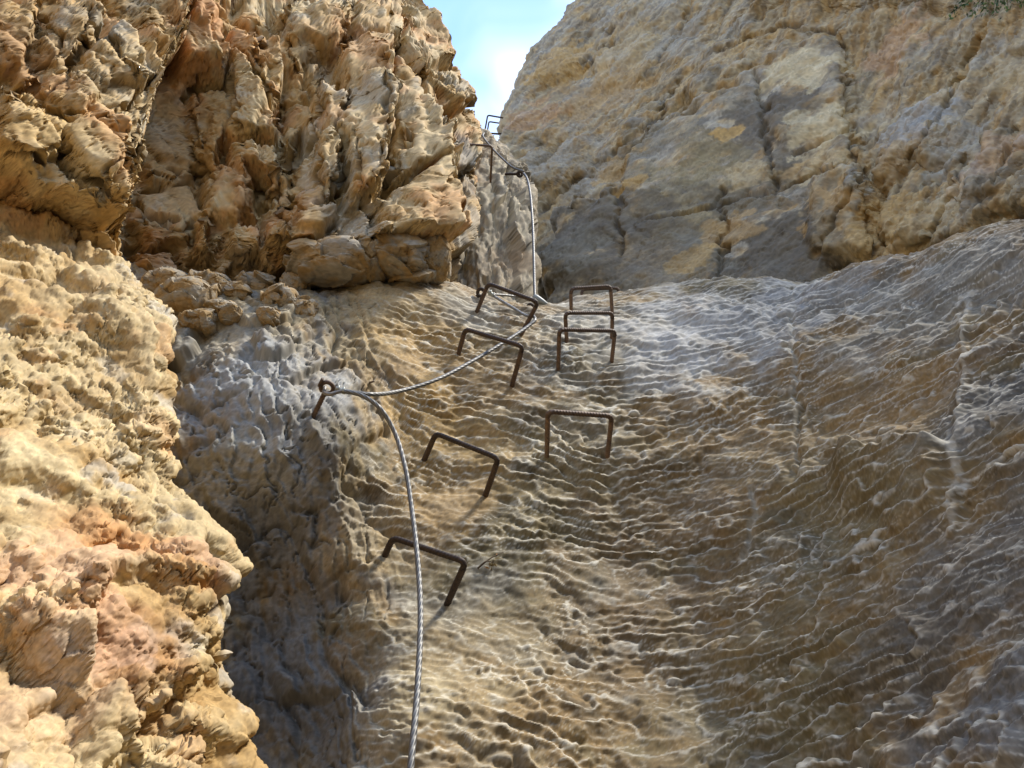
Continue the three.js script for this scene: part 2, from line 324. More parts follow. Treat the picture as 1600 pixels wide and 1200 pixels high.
function slabDisp(x, y, z, u, v, S) {
  v -= 1;
  const wx = fbm(x * 1.9, y * 2.1, z * 1.9, 3), w2 = fbm(x * 3.2 + 9, y * 9, z * 3.2, 3), w3 = noise(x * 13, y * 26, z * 13), w4 = fbm(x * 5, y * 5 + 9, z * 5, 3), w6 = noise(x * 38, y * 52, z * 38);
  const left = sstep(4.1, 2.9, u + 0.5 * wx);                       // the broken grey buttress at the bolt
  const tilt = y + 0.10 * x - 0.42 * (Math.hypot(Math.max(0, x - 0.35), 0.15) - 0.15);
  const h1 = tilt / 0.066 + wx * 2.3 + w2 * 0.95 + w3 * 0.16 + w6 * 0.10;
  const h2 = (tilt + 0.12 * x) / 0.032 + wx * 2.4 - w2 * 1.9 + w3 * 0.45 + w6 * 0.28 + 3.3;
  const h3 = (tilt - 0.1 * x) / 0.021 + w2 * 2.2 + w4 + w3 * 0.7;
  const m1 = sstep(-0.5, 0.35, noise(x * 1.7 + 5, y * 2.4, z * 1.7)), m2 = sstep(-0.4, 0.4, noise(x * 3.1, y * 4.4 + 7, z * 3.1));
  const s1 = shingle(h1, 1), s2 = shingle(h2, 2), s3 = shingle(h3, 3);
  const rt = sstep(6.3, 8.3, u);
  let d = 0.026 * (0.3 + m1) * s1 * (1 + 0.3 * rt) + 0.015 * (0.3 + m2) * s2 * (1 - 0.35 * rt) + 0.007 * s3 * (1 - 0.4 * rt);
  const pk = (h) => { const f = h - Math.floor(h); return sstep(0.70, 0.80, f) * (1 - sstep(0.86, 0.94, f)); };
  S.rim = pk(h1) * (0.5 + 0.5 * m1) + 0.8 * pk(h2) * (0.15 + 0.85 * m2) + 0.25 * pk(h3); S.rim *= 0.45 + 0.75 * sstep(-0.35, 0.35, noise(x * 8 + 3, y * 13, z * 8) + 0.5 * w6);  // pale ripple crests: skylight caught by the ledges, put into the colour
  S.layer = (ihash(Math.floor(h1), 5, 3) & 255) / 255;
  d += 0.06 * wx + 0.018 * w4 + 0.010 * rock(x * 4 + w4, y * 11 + w2, z * 4, 0.8, 0.6, 0.3, 1);
  d *= 1 - 0.85 * left;
  if (left > 0) {
    const lx = x * 0.9 + y * 0.35 - z * 0.3, w5 = fbm(x * 8, y * 5, z * 8, 3);
    let f = 0.075 * blocks(lx * 3.6 + wx * .9, y * 1.7 + wx * .8 - x, 0.8, 0.3, 21) + 0.026 * blocks(lx * 8.5 + wx + w5 * .3, y * 3.4 + x * 2 + w5 * .4, 0.9, 0.25, 22) + 0.012 * blocks(lx * 19 + w5, y * 7 - x * 4 + w5, 1, 0.25, 23) + 0.006 * blocks(lx * 44 + w5 * 2, y * 17 + w5 * 2, 1, 0.2, 24) + 0.012 * w5 + 0.006 * ridged(lx * 24, y * 10, z * 22, 3);
    f = (Math.min(f, 0.06) - 0.02) * (1 - 0.65 * sstep(6.6, 7.5, v));
    d += left * f;
  }
  let [px, py] = pxy(x, y, z); px += 9 * w2 + 5 * w3; py += 7 * w4;
  const c1 = Math.min(polyDist(veinAndLedge1, px, py), polyDist(vein1b, px, py)), c2 = polyDist(veinAndLedge2, px, py), q = polyDist(step1, px, py);
  d -= 0.03 * sstep(4.5, 1.0, c1);
  d += 0.014 * sstep(12, 0, c2);
  S.veinAndLedge = (0.55 * sstep(5, 2, c2) + 0.7 * sstep(8, 3, q)) * (0.5 + 0.5 * sstep(-0.4, 0.3, w6 + w3)) + 0.3 * sstep(9, 5, c1) * (px < 1244 ? 1 : 0);  // pale vein, plus the step's lit top edge painted into the colour
  if (px > 1290 && px < 1509 && py > 700 && py < 860) d += 0.085 * sstep(0, 7, py - 706) * sstep(860, 740, py) * sstep(1290, 1340, px) * sstep(1512, 1470, px);
  d += 0.003 * noise(x * 60, y * 60, z * 60);
  S.left = left;
  return d;
}
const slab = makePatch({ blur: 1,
  fine(x, y, z, S) {
    const q = noise(x * 17, y * 17, z * 17), g = fbm(x * 48, y * 62, z * 48, 3);
    let d = (0.0042 * g * (0.6 + 0.8 * q) + 0.0035 * ridged(x * 22, y * 60, z * 22, 2) * (0.5 + q)) * (1 - 0.7 * S.left);
    if (S.left > 0) { const lx = x * 0.9 + y * 0.35 - z * 0.3, w5 = fbm(x * 8, y * 5, z * 8, 3); let e = 0.012 * blocks(lx * 22 + w5 * .9, y * 6 - x * 3 + w5, 1, 0.2, 25); blocks(lx * 9 + w5 * .7, y * 2.6 + x * 3 + w5 * .6, 0, 0, 26); const gv = (1 - sstep(0, 0.045, B.edge)) * sstep(-0.3, 0.1, q); e -= 0.02 * gv; S.crack = 0.55 * gv * S.left; e += 0.002 * fbm(x * 40, y * 30, z * 40, 3); d += S.left * e; }
    return d;
  },
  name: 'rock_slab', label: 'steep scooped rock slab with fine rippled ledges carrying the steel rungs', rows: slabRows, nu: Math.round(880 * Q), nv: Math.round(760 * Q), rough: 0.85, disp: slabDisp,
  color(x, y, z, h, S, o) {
    const n = fbm(x * 1.6 + 3, y * 1.6, z * 1.6, 4), n2 = fbm(x * 7, y * 10, z * 7, 3), n3 = noise(x * 45, y * 45, z * 45), n4 = fbm(x * 3.3 + 20, y * 3.3, z * 3.3, 3);
    S.lum = 1 + 0.22 * n2 + 0.16 * n3 + 0.2 * (S.layer - 0.5);
    mix3(o, COL.ochre, COL.olive, sstep(-0.3, 0.45, n + 0.5 * n2));
    into(o, COL.grey, 0.65 * sstep(0.0, 0.5, n4 + 0.4 * n2));
    into(o, COL.tan, 0.6 * sstep(0.25, 0.6, -n4 + 0.3 * n2));
    into(o, COL.dark, 0.45 * sstep(-0.1, 0.3, fbm(x * 5 + 40, y * 8, z * 5, 3)));
    for (let k = 0; k < 3; k++) o[k] *= S.lum * 0.6;
    S.line = Math.max(clamp(S.rim) * (1 - S.left), clamp(S.veinAndLedge, 0, 0.7));  // painted lit crests, vein and step edge, laid over the patches
    if (S.left > 0) { const lx = x * 0.9 + y * 0.35 - z * 0.3, v = fbm(lx * 16, y * 3.5, z * 5, 4); into(o, COL.slate, S.left * 0.6 * sstep(-0.05, 0.35, v)); into(o, COL.tan, S.left * 0.35 * sstep(0.1, 0.4, -v)); }
    into(o, COL.light, clamp(S.veinAndLedge) * 0.85);
  },
  blobs: [
    [1400, 820, 330, 'olive', .35], [1540, 920, 260, 'slate', .65], [1590, 600, 150, 'slate', .5], [1560, 1130, 150, 'blue', .5], [1330, 640, 220, 'ochre', .3], [1020, 900, 240, 'olive', .3], [1000, 520, 170, 'light', .65], [1130, 500, 150, 'pale', .5], [1250, 470, 140, 'blue', .6], [1050, 560, 90, 'pale', .5], [1450, 480, 170, 'grey', .65], [1560, 620, 130, 'slate', .6], [1400, 620, 90, 'ochre', .5],  // light, pale, blue at the lip: worn rock plus sky sheen painted in
    [640, 520, 110, 'gold', .8], [720, 600, 110, 'ochre', .7], [700, 720, 130, 'gold', .6], [650, 640, 70, 'gold', .6], [620, 480, 60, 'tan', .6], [740, 480, 60, 'light', .6], [830, 530, 50, 'tan', .5],
    [940, 730, 140, 'tan', .4], [900, 850, 140, 'olive', .5], [1000, 950, 160, 'brown', .6], [1050, 800, 110, 'brown', .5], [1350, 780, 120, 'olive', .6], [1200, 1050, 160, 'olive', .5], [1450, 1000, 150, 'dark', .5], [1560, 1100, 140, 'slate', .6],
    [700, 1080, 150, 'tan', .6], [620, 1150, 100, 'cream', .5], [800, 1000, 120, 'tan', .4], [690, 800, 80, 'ochre', .6],
    [400, 515, 150, 'light', .4], [330, 620, 120, 'blue', .7], [450, 590, 110, 'blue', .75], [380, 700, 120, 'blue', .6], [560, 470, 60, 'tan', .6], [330, 480, 50, 'ochre', .6], [560, 530, 60, 'olive', .4], [500, 700, 80, 'slate', .6], [470, 640, 60, 'slate', .4], [420, 760, 90, 'blue', .7], [340, 730, 90, 'grey', .8],
    [450, 830, 100, 'slate', .75], [480, 960, 130, 'slate', .8], [440, 1080, 130, 'slate', .85], [500, 1180, 100, 'slate', .7], [570, 850, 80, 'tan', .6], [560, 980, 60, 'olive', .7],
  ],
});

// --- the right wall, behind and above the slab
const rightRows = [
  row(620, [800, 760, 830, 950, 1080, 1200, 1330, 1460, 1600, 1800], [8.5, 5.6, 5.0, 4.8, 4.6, 4.4, 4.05, 3.6, 3.1, 2.3]),
  row(450, [810, 765, 840, 950, 1080, 1200, 1330, 1460, 1600, 1800], [9, 5.9, 5.2, 4.85, 4.65, 4.45, 4.1, 3.6, 3.05, 2.3]),
  row([300, 300, 300, 330, 330, 330, 330, 330, 330, 300], [825, 772, 850, 950, 1080, 1200, 1330, 1460, 1600, 1800], [9, 6.3, 5.5, 5.0, 4.75, 4.5, 4.05, 3.55, 3.0, 2.2]),
  row([190, 190, 220, 230, 180, 200, 210, 200, 200, 180], [830, 776, 850, 950, 1080, 1200, 1330, 1460, 1600, 1800], [9.5, 6.6, 5.8, 5.2, 4.9, 4.55, 4.15, 3.5, 2.95, 2.2]),
  row([110, 110, 150, 170, 110, 80, 90, 90, 90, 80], [855, 806, 872, 960, 1080, 1210, 1330, 1460, 1600, 1800], [10, 6.7, 5.9, 5.35, 4.9, 4.5, 4.1, 3.5, 2.9, 2.1]),
  row([40, 40, 60, 70, 40, 0, 0, 0, 0, 0], [900, 856, 910, 985, 1090, 1210, 1330, 1460, 1600, 1800], [10, 6.7, 6.0, 5.5, 5.0, 4.4, 3.9, 3.4, 2.85, 2.05]),
  row(-60, [980, 930, 980, 1040, 1120, 1220, 1330, 1460, 1600, 1800], [10, 6.6, 6.0, 5.5, 4.9, 4.3, 3.8, 3.3, 2.8, 2.0]),
  row(-250, [1100, 1040, 1080, 1140, 1220, 1300, 1400, 1500, 1620, 1800], [10, 6.3, 5.8, 5.3, 4.8, 4.2, 3.7, 3.2, 2.7, 1.9]),
];
for (const r of rightRows) { const l = r[r.length - 1], y = at(...l).y; r.push(new THREE.Vector3(3.3, y * 0.5, 0.4), new THREE.Vector3(3.4, y * 0.35, 5)); }  // unseen wall towards the camera, its height shaped to let the sun in
const rightCracks = [line([1318, 60], [1325, 180], [1350, 300], [1362, 400]), line([1185, 110], [1200, 240], [1215, 300]), line([1125, 300], [1132, 440]), line([1062, 124], [1010, 210], [930, 262], [840, 330]), line([965, 300], [970, 400]), line([1200, 300], [1090, 330], [1000, 350]), line([1240, 240], [1330, 200]), line([1210, 300], [1320, 250]),
  line([1400, 300], [1470, 170], [1530, 60]), line([1550, 290], [1590, 200]), line([1120, 80], [1230, 40], [1310, 48]), line([900, 130], [960, 40]), line([1440, 384], [1500, 300], [1510, 240]), line([1000, 130], [1080, 20]), line([1270, 400], [1300, 350], [1330, 300])];
const rightCrack = (px, py) => { let m = 1e9; for (const l of rightCracks) { const d = polyDist(l, px, py); if (d < m) m = d; } return m; };
const rightPlates = makePlates([
  [[[840, 340], [930, 262], [1012, 208], [1062, 124], [1160, 88], [1240, 46], [1300, 52], [1326, 130], [1340, 262], [1300, 430], [1290, 520], [820, 560]], 0.16, 0.0, 0.02, 12],
  [[[1282, 292], [1330, 284], [1366, 300], [1364, 402], [1300, 420], [1268, 400]], 0.30, 0.03, -0.02, 10],
  [[[1372, 190], [1600, 90], [1760, 240], [1600, 330], [1440, 384], [1372, 408]], 0.12, 0.02, 0.06, 16],
  [[[1195, 118], [1310, 100], [1336, 250], [1240, 290]], 0.20, 0.0, 0.0, 6], [[[860, 330], [1000, 300], [1120, 310], [1126, 440], [860, 470]], 0.19, 0.01, 0.01, 7], [[[1010, 214], [1184, 130], [1206, 240], [1120, 296], [960, 300]], 0.185, 0, 0, 6],
]);
function rightMask(x, y, z, w, w2) { const [px, py] = pxy(x, y, z); const S = {}; const h = plateHeight(rightPlates, px + 16 * w2 + 10 * w, py + 16 * w2 - 12 * w, S); RM.h = h; return 1 - 0.85 * S.plate * (px < 1345 ? 1 : 0); }
const RM = { h: 0 };
const rightWall = makePatch({
  name: 'rock_wall', label: 'tall ochre and grey rock wall rising behind the slab on the far side of the cleft', rows: rightRows, nu: 300, nv: 230, rough: 0.8, refine: 4.2, blur: 1, edge: [1.02, 0.82],
  disp(x, y, z, u, v, S) {
    const w = fbm(x * 1.3, y * 1.3, z * 1.3, 3), w2 = fbm(x * 5, y * 5, z * 5, 3), rough = rightMask(x, y, z, w, w2);
    const t = x * 0.67 + z * 0.74, a = t * 0.55 + y * 0.83, b = -t * 0.83 + y * 0.55;   // streaks lean to the right
    let d = RM.h - 0.12 + 0.06 * w + 0.02 * w2 + 0.13 * blocks(b * 1.6 + w * .7, a * 0.8 + w * .6, 0.7, 0.15, 31) * (0.35 + 0.65 * rough);
    d += 0.06 * blocks(b * 4.2 + w + w2 * .5, a * 1.3 + w, 0.9, 0.2, 32) * (0.1 + rough) + rough * 0.06 * fbm(a * 2.5, b * 12, z * 5, 3);
    const [px, py] = pxy(x, y, z); d -= 0.03 * sstep(7, 1.5, rightCrack(px + 14 * w2, py + 10 * w)) * (px > 0 ? 1 : 0);
    return d;
  },
  fine(x, y, z, S) {
    const w = fbm(x * 1.3, y * 1.3, z * 1.3, 3), w2 = fbm(x * 5, y * 5, z * 5, 3), rough = rightMask(x, y, z, w, w2), t = x * 0.67 + z * 0.74, a = t * 0.55 + y * 0.83, b = -t * 0.83 + y * 0.55, g = -t * 0.4 + y * 0.92;
    const h1 = lerp(g, b, rough) / 0.10 + 1.5 * w + 1.0 * w2, h2 = lerp(g, b, rough) / 0.042 + 1.2 * w2 + 1.5 * w + noise(x * 14, y * 14, z * 14) * .5;
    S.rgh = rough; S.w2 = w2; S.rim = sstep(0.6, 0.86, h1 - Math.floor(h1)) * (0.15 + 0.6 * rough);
    let d = 0.022 * shingle(h1, 4) * (0.35 + 0.6 * rough) + 0.012 * shingle(h2, 5) * (0.35 + 0.5 * rough) + 0.012 * blocks(b * 12 + w2 * 1.5 + w, a * 2.6 + w2 * 1.5, 1, 0.2, 33) * (0.1 + rough);
    d += 0.014 * blocks(a * 2.2 + w2 * .6 + w, b * 3.4 + w2 * .5, 0.8, 0.6, 34);
    const [px, py] = pxy(x, y, z); const rc = rightCrack(px + 14 * w2, py + 10 * w); d -= 0.05 * sstep(5, 1, rc); S.crack = 0.7 * sstep(4, 1, rc) * sstep(-0.25, 0.2, noise(x * 3, y * 3, z * 3));
    return d + rough * 0.008 * ridged(a * 3, b * 19, z * 8, 3) + 0.004 * ridged(a * 7, b * 40, z * 12, 3) * (0.5 + rough) + (0.3 + 0.7 * rough) * 0.003 * fbm(x * 25, y * 25, z * 25, 3) + 0.004 * rough * blocks(b * 30 + w2 * 2, a * 8 + w2 * 2, 1, 0.2, 35);
  },
  color(x, y, z, h, S, o) {
    const t = x * 0.67 + z * 0.74, a = t * 0.55 + y * 0.83, b = -t * 0.83 + y * 0.55;
    const n = fbm(x * 1.1, y * 1.1, z * 1.1, 4), n2 = fbm(a * 2.2, b * 11, z * 3, 4), n3 = noise(x * 30, y * 30, z * 30), n4 = fbm(x * 2.3 + 20, y * 2.3, z * 2.3, 4);
    S.lum = 1 + 0.25 * n2 + 0.14 * n3;
    mix3(o, COL.ochre, COL.tan, sstep(-0.35, 0.35, n2));
    into(o, COL.grey, 0.75 * sstep(-0.1, 0.4, n4));
    into(o, COL.umber, 0.6 * sstep(0.05, 0.35, -n4 + 0.5 * n2));  // grey-brown tone of the rock itself
    into(o, COL.gold, 0.35 * sstep(0.15, 0.5, n));
    for (let k = 0; k < 3; k++) o[k] *= S.lum * 1.02;
    { const g = -t * 0.4 + y * 0.92, L1 = 1 - Math.abs(noise(a * 1.1 + 7, b * 9 + 0.8 * n2, z)) * 5, L2 = 1 - Math.abs(noise(t * 1.3, g * 8 + 0.7 * n2, 3.3)) * 6; into(o, COL.dark, 0.6 * clamp(L1) * S.rgh + 0.55 * clamp(L2) * (1 - S.rgh)); into(o, COL.dark, 0.4 * sstep(0.1, 0.5, fbm(b * 6, a * 0.9, 5.5, 4)) * (0.4 + 0.6 * S.rgh)); }
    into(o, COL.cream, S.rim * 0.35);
  },
  blobs: [
    [1000, 400, 200, 'dark', .6], [1080, 320, 150, 'olive', .6], [1200, 200, 90, 'dark', .8], [1170, 330, 90, 'dark', .6], [1220, 410, 100, 'dark', .75], [900, 400, 110, 'dark', .6], [870, 90, 70, 'gold', .6], [930, 130, 90, 'ochre', .6], [990, 60, 80, 'tan', .5], [1050, 40, 60, 'grey', .6], [830, 170, 60, 'orange', .35], [850, 240, 60, 'grey', .6], [920, 260, 60, 'grey', .5],
    [1000, 230, 80, 'umber', .6], [960, 340, 100, 'dark', .6], [1030, 380, 80, 'dark', .6], [1180, 190, 60, 'dark', .75], [1150, 160, 50, 'umber', .6], [1230, 240, 45, 'dark', .7], [1220, 400, 80, 'dark', .7], [1100, 260, 70, 'olive', .6], [1090, 400, 60, 'umber', .7], [900, 400, 60, 'umber', .6],
    [1260, 110, 60, 'cream', .75], [1280, 200, 60, 'cream', .7], [1290, 260, 40, 'tan', .7], [1300, 60, 30, 'dark', .5], [1310, 120, 25, 'dark', .5], [1140, 220, 25, 'gold', .9], [960, 250, 40, 'gold', .5], [1165, 280, 40, 'tan', .7], [1140, 370, 50, 'ochre', .7], [990, 300, 30, 'gold', .7], [1080, 420, 40, 'gold', .5],
    [1330, 330, 60, 'ochre', .8], [1400, 250, 60, 'ochre', .6], [1390, 350, 70, 'gold', .5], [1430, 170, 70, 'blue', .5], [1480, 220, 60, 'grey', .6], [1540, 250, 60, 'pink', .4], [1570, 80, 110, 'tan', .6], [1380, 60, 60, 'pink', .5], [1480, 330, 60, 'tan', .5], [1560, 300, 50, 'dark', .5],
  ],
});

// --- the broken overhanging wall on the upper left
const LX = (a) => a;
const leftRows = [
  //      c0     c1     c2     c3     c4     c5     c6     c7     c8     c9    c10    c11   c12
  row([520, 520, 500, 480, 500, 520, 520, 520, 520, 505, 505, 500, 500], [-350, -60, 80, 190, 200, 310, 430, 500, 590, 690, 694, 745, 735], [1.6, 2.1, 2.3, 2.45, 3.0, 3.1, 3.1, 3.35, 3.6, 3.65, 3.7, 3.9, 4.5]),
  row([300, 300, 330, 345, 400, 435, 440, 425, 400, 432, 430, 400, 400], [-350, -30, 80, 178, 186, 300, 420, 480, 590, 692, 696, 760, 740], [1.5, 1.95, 2.1, 2.15, 2.75, 2.9, 2.92, 3.25, 3.5, 3.5, 3.6, 3.9, 4.6]),
  row([250, 270, 290, 300, 340, 360, 370, 370, 378, 385, 370, 340, 340], [-350, -20, 80, 190, 198, 300, 400, 470, 580, 692, 696, 752, 735], [1.4, 1.8, 1.92, 2.05, 2.75, 2.9, 2.75, 2.7, 2.8, 2.98, 3.5, 3.8, 4.6]),
  row([180, 190, 200, 215, 240, 250, 270, 290, 300, 300, 290, 260, 260], [-350, 0, 100, 212, 220, 310, 400, 480, 575, 692, 696, 748, 730], [1.4, 1.75, 1.85, 2.05, 2.75, 2.9, 2.8, 2.72, 2.85, 3.05, 3.45, 3.75, 4.6]),
  row([100, 110, 110, 120, 130, 150, 170, 190, 200, 190, 190, 170, 170], [-350, 0, 110, 245, 255, 330, 400, 480, 560, 688, 692, 745, 728], [1.4, 1.75, 1.9, 2.15, 2.6, 2.75, 2.75, 2.72, 2.9, 3.08, 3.4, 3.7, 4.6]),
  row([20, 30, 30, 40, 40, 60, 80, 90, 100, 110, 110, 110, 110], [-350, 0, 130, 280, 288, 350, 430, 500, 570, 660, 664, 708, 684], [1.35, 1.7, 1.9, 2.2, 2.5, 2.6, 2.7, 2.78, 2.95, 3.2, 3.4, 3.65, 4.6]),
  row([-70, -60, -50, -40, -40, -20, 0, 0, 0, 0, 0, 0, 0], [-350, 0, 150, 310, 318, 370, 440, 520, 575, 625, 630, 668, 640], [1.3, 1.7, 1.95, 2.25, 2.45, 2.6, 2.75, 2.9, 3.1, 3.35, 3.45, 3.7, 4.6]),
  row(-250, [-350, 0, 150, 310, 318, 370, 420, 480, 520, 560, 565, 590, 560], [1.2, 1.6, 1.9, 2.2, 2.3, 2.5, 2.7, 2.8, 3.0, 3.2, 3.3, 3.6, 4.5]),
];
for (const r of leftRows) { const y = at(...r[0]).y; r.unshift(new THREE.Vector3(-2.3, y, 5), new THREE.Vector3(-2.1, y, 0.6)); }
const plates = makePlates([
  // near block
  [[[122, 98], [165, 84], [212, 122], [206, 160], [150, 182], [108, 166]], 0.13, 0.05, -0.05], [[[108, 178], [216, 168], [203, 215], [168, 292], [130, 272], [103, 225]], 0.10, 0.06, 0.03], [[[-20, 148], [60, 160], [103, 190], [92, 240], [40, 252], [-20, 232]], 0.11, -0.03, 0.02],
  [[[108, -10], [152, 18], [140, 72], [80, 112], [58, 72]], 0.11, 0.06, 0.02], [[[190, 28], [217, 62], [222, 112], [172, 96], [163, 60]], 0.12, 0.08, 0.0], [[[88, 292], [160, 290], [166, 334], [98, 328]], 0.09, 0.02, 0.05], [[[10, -20], [56, 10], [50, 70], [10, 110], [-30, 100], [-30, 10]], 0.09, 0.04, 0], [[[0, 262], [60, 262], [86, 290], [40, 300], [0, 292]], 0.07, 0, 0.04], [[[60, 116], [104, 92], [114, 108], [98, 160], [66, 152]], 0.07, 0.05, 0],
  // recess
  [[[212, 132], [302, 128], [312, 190], [302, 272], [240, 282], [203, 222]], 0.05, -0.02, 0.03, 10], [[[306, 132], [356, 128], [362, 190], [332, 262], [306, 252]], 0.11, 0.03, 0.05, 9], [[[298, 8], [350, 40], [362, 92], [352, 126], [280, 116], [268, 80]], 0.20, -0.02, 0.06, 12], [[[362, 82], [400, 118], [437, 190], [432, 216], [358, 212]], 0.17, -0.06, 0.02, 9], [[[363, 224], [402, 224], [412, 266], [386, 288], [358, 252]], 0.13, 0.05, 0.06, 8], [[[405, 222], [432, 222], [436, 262], [416, 274], [404, 252]], 0.10, 0.05, 0.0, 8],
  [[[240, 288], [300, 276], [316, 330], [300, 372], [236, 378], [210, 330]], 0.07, 0, 0.05, 12], [[[320, 268], [352, 262], [392, 292], [378, 340], [322, 336]], 0.10, 0.03, 0.04, 10], [[[212, 385], [282, 390], [290, 430], [236, 432]], 0.10, 0, 0.05, 10], [[[366, 40], [400, 50], [404, 112], [384, 96], [364, 76]], 0.12, 0.05, 0.02, 8], [[[404, 56], [442, 66], [446, 130], [430, 168], [406, 120]], 0.14, 0.06, 0.02, 9],
  [[[440, 172], [458, 168], [470, 120], [488, 112], [478, 170], [462, 232], [446, 226]], 0.13, 0.07, 0, 8], [[[360, 344], [396, 338], [412, 378], [388, 398], [356, 386]], 0.08, 0.03, 0.05, 8], [[[416, 340], [452, 352], [456, 420], [424, 428], [408, 386]], 0.09, 0.03, 0.04, 9],
  // fins
  [[[494, 124], [526, 136], [532, 220], [518, 306], [496, 290], [488, 200]], 0.16, 0.10, 0.01, 9], [[[534, 74], [604, 74], [606, 200], [592, 262], [586, 312], [542, 332], [530, 200]], 0.24, 0.14, 0.02, 9], [[[608, 66], [652, 118], [682, 188], [692, 262], [598, 292], [608, 180]], 0.16, 0.10, 0.03, 10], [[[592, 296], [692, 252], [693, 380], [640, 382], [560, 374], [512, 370], [588, 322]], 0.22, 0.06, 0.06, 12],
  [[[466, 300], [500, 300], [528, 330], [508, 366], [462, 356]], 0.10, 0.04, 0.06, 9], [[[640, 12], [680, 30], [706, 100], [650, 110], [632, 60]], 0.12, 0.10, 0.03, 9], [[[560, -10], [620, -6], [634, 50], [600, 66], [552, 60]], 0.13, 0.06, 0.06, 10], [[[440, -10], [530, -10], [546, 40], [520, 66], [450, 56]], 0.11, 0.05, 0.06, 10],
  [[[660, 118], [712, 116], [738, 156], [690, 176], [676, 160]], 0.14, 0.06, 0.05, 9], [[[698, 184], [746, 168], [750, 210], [738, 262], [700, 270]], 0.10, 0.05, 0.04, 9], [[[698, 282], [740, 270], [748, 330], [730, 392], [698, 400]], 0.10, 0.05, 0.06, 9],
  // hollows
  [[[462, 196], [482, 170], [488, 210], [474, 218]], -0.22, 0, 0, 8], [[[404, 280], [428, 278], [430, 300], [408, 302]], -0.16, 0, 0, 8], [[[-10, 252], [30, 268], [46, 300], [10, 300], [-10, 280]], -0.15, 0, 0, 12],
]);
const cliffCracks = [line([362, 80], [363, 120], [362, 210]), line([305, 125], [303, 250], [330, 280]), line([437, 190], [436, 260], [430, 300]), line([500, 130], [490, 200], [497, 290], [515, 320]), line([533, 130], [535, 230], [520, 310]), line([607, 75], [608, 190], [592, 280]), line([-5, 140], [60, 158], [110, 190]), line([55, 0], [100, 60], [60, 120], [20, 150]), line([150, 20], [130, 80], [100, 120], [60, 160]), line([165, 60], [210, 110], [215, 130]), line([105, 170], [150, 185], [210, 160]), line([230, 274], [300, 272], [340, 280]),
  line([640, 112], [690, 120], [740, 160]), line([470, 300], [440, 330], [450, 380]), line([360, 290], [420, 300], [470, 330]), line([210, 330], [280, 350], [330, 340]), line([450, 0], [446, 60], [470, 110]), line([545, 0], [540, 70]), line([700, 276], [745, 268]), line([400, 50], [404, 112], [440, 170]), line([103, 225], [60, 250], [20, 250]), line([130, 272], [168, 292], [205, 215]), line([560, 200], [556, 320]), line([640, 200], [600, 290])];
const cliffCrack = (px, py) => { let m = 1e9; for (const l of cliffCracks) { const d = polyDist(l, px, py); if (d < m) m = d; } return m; };
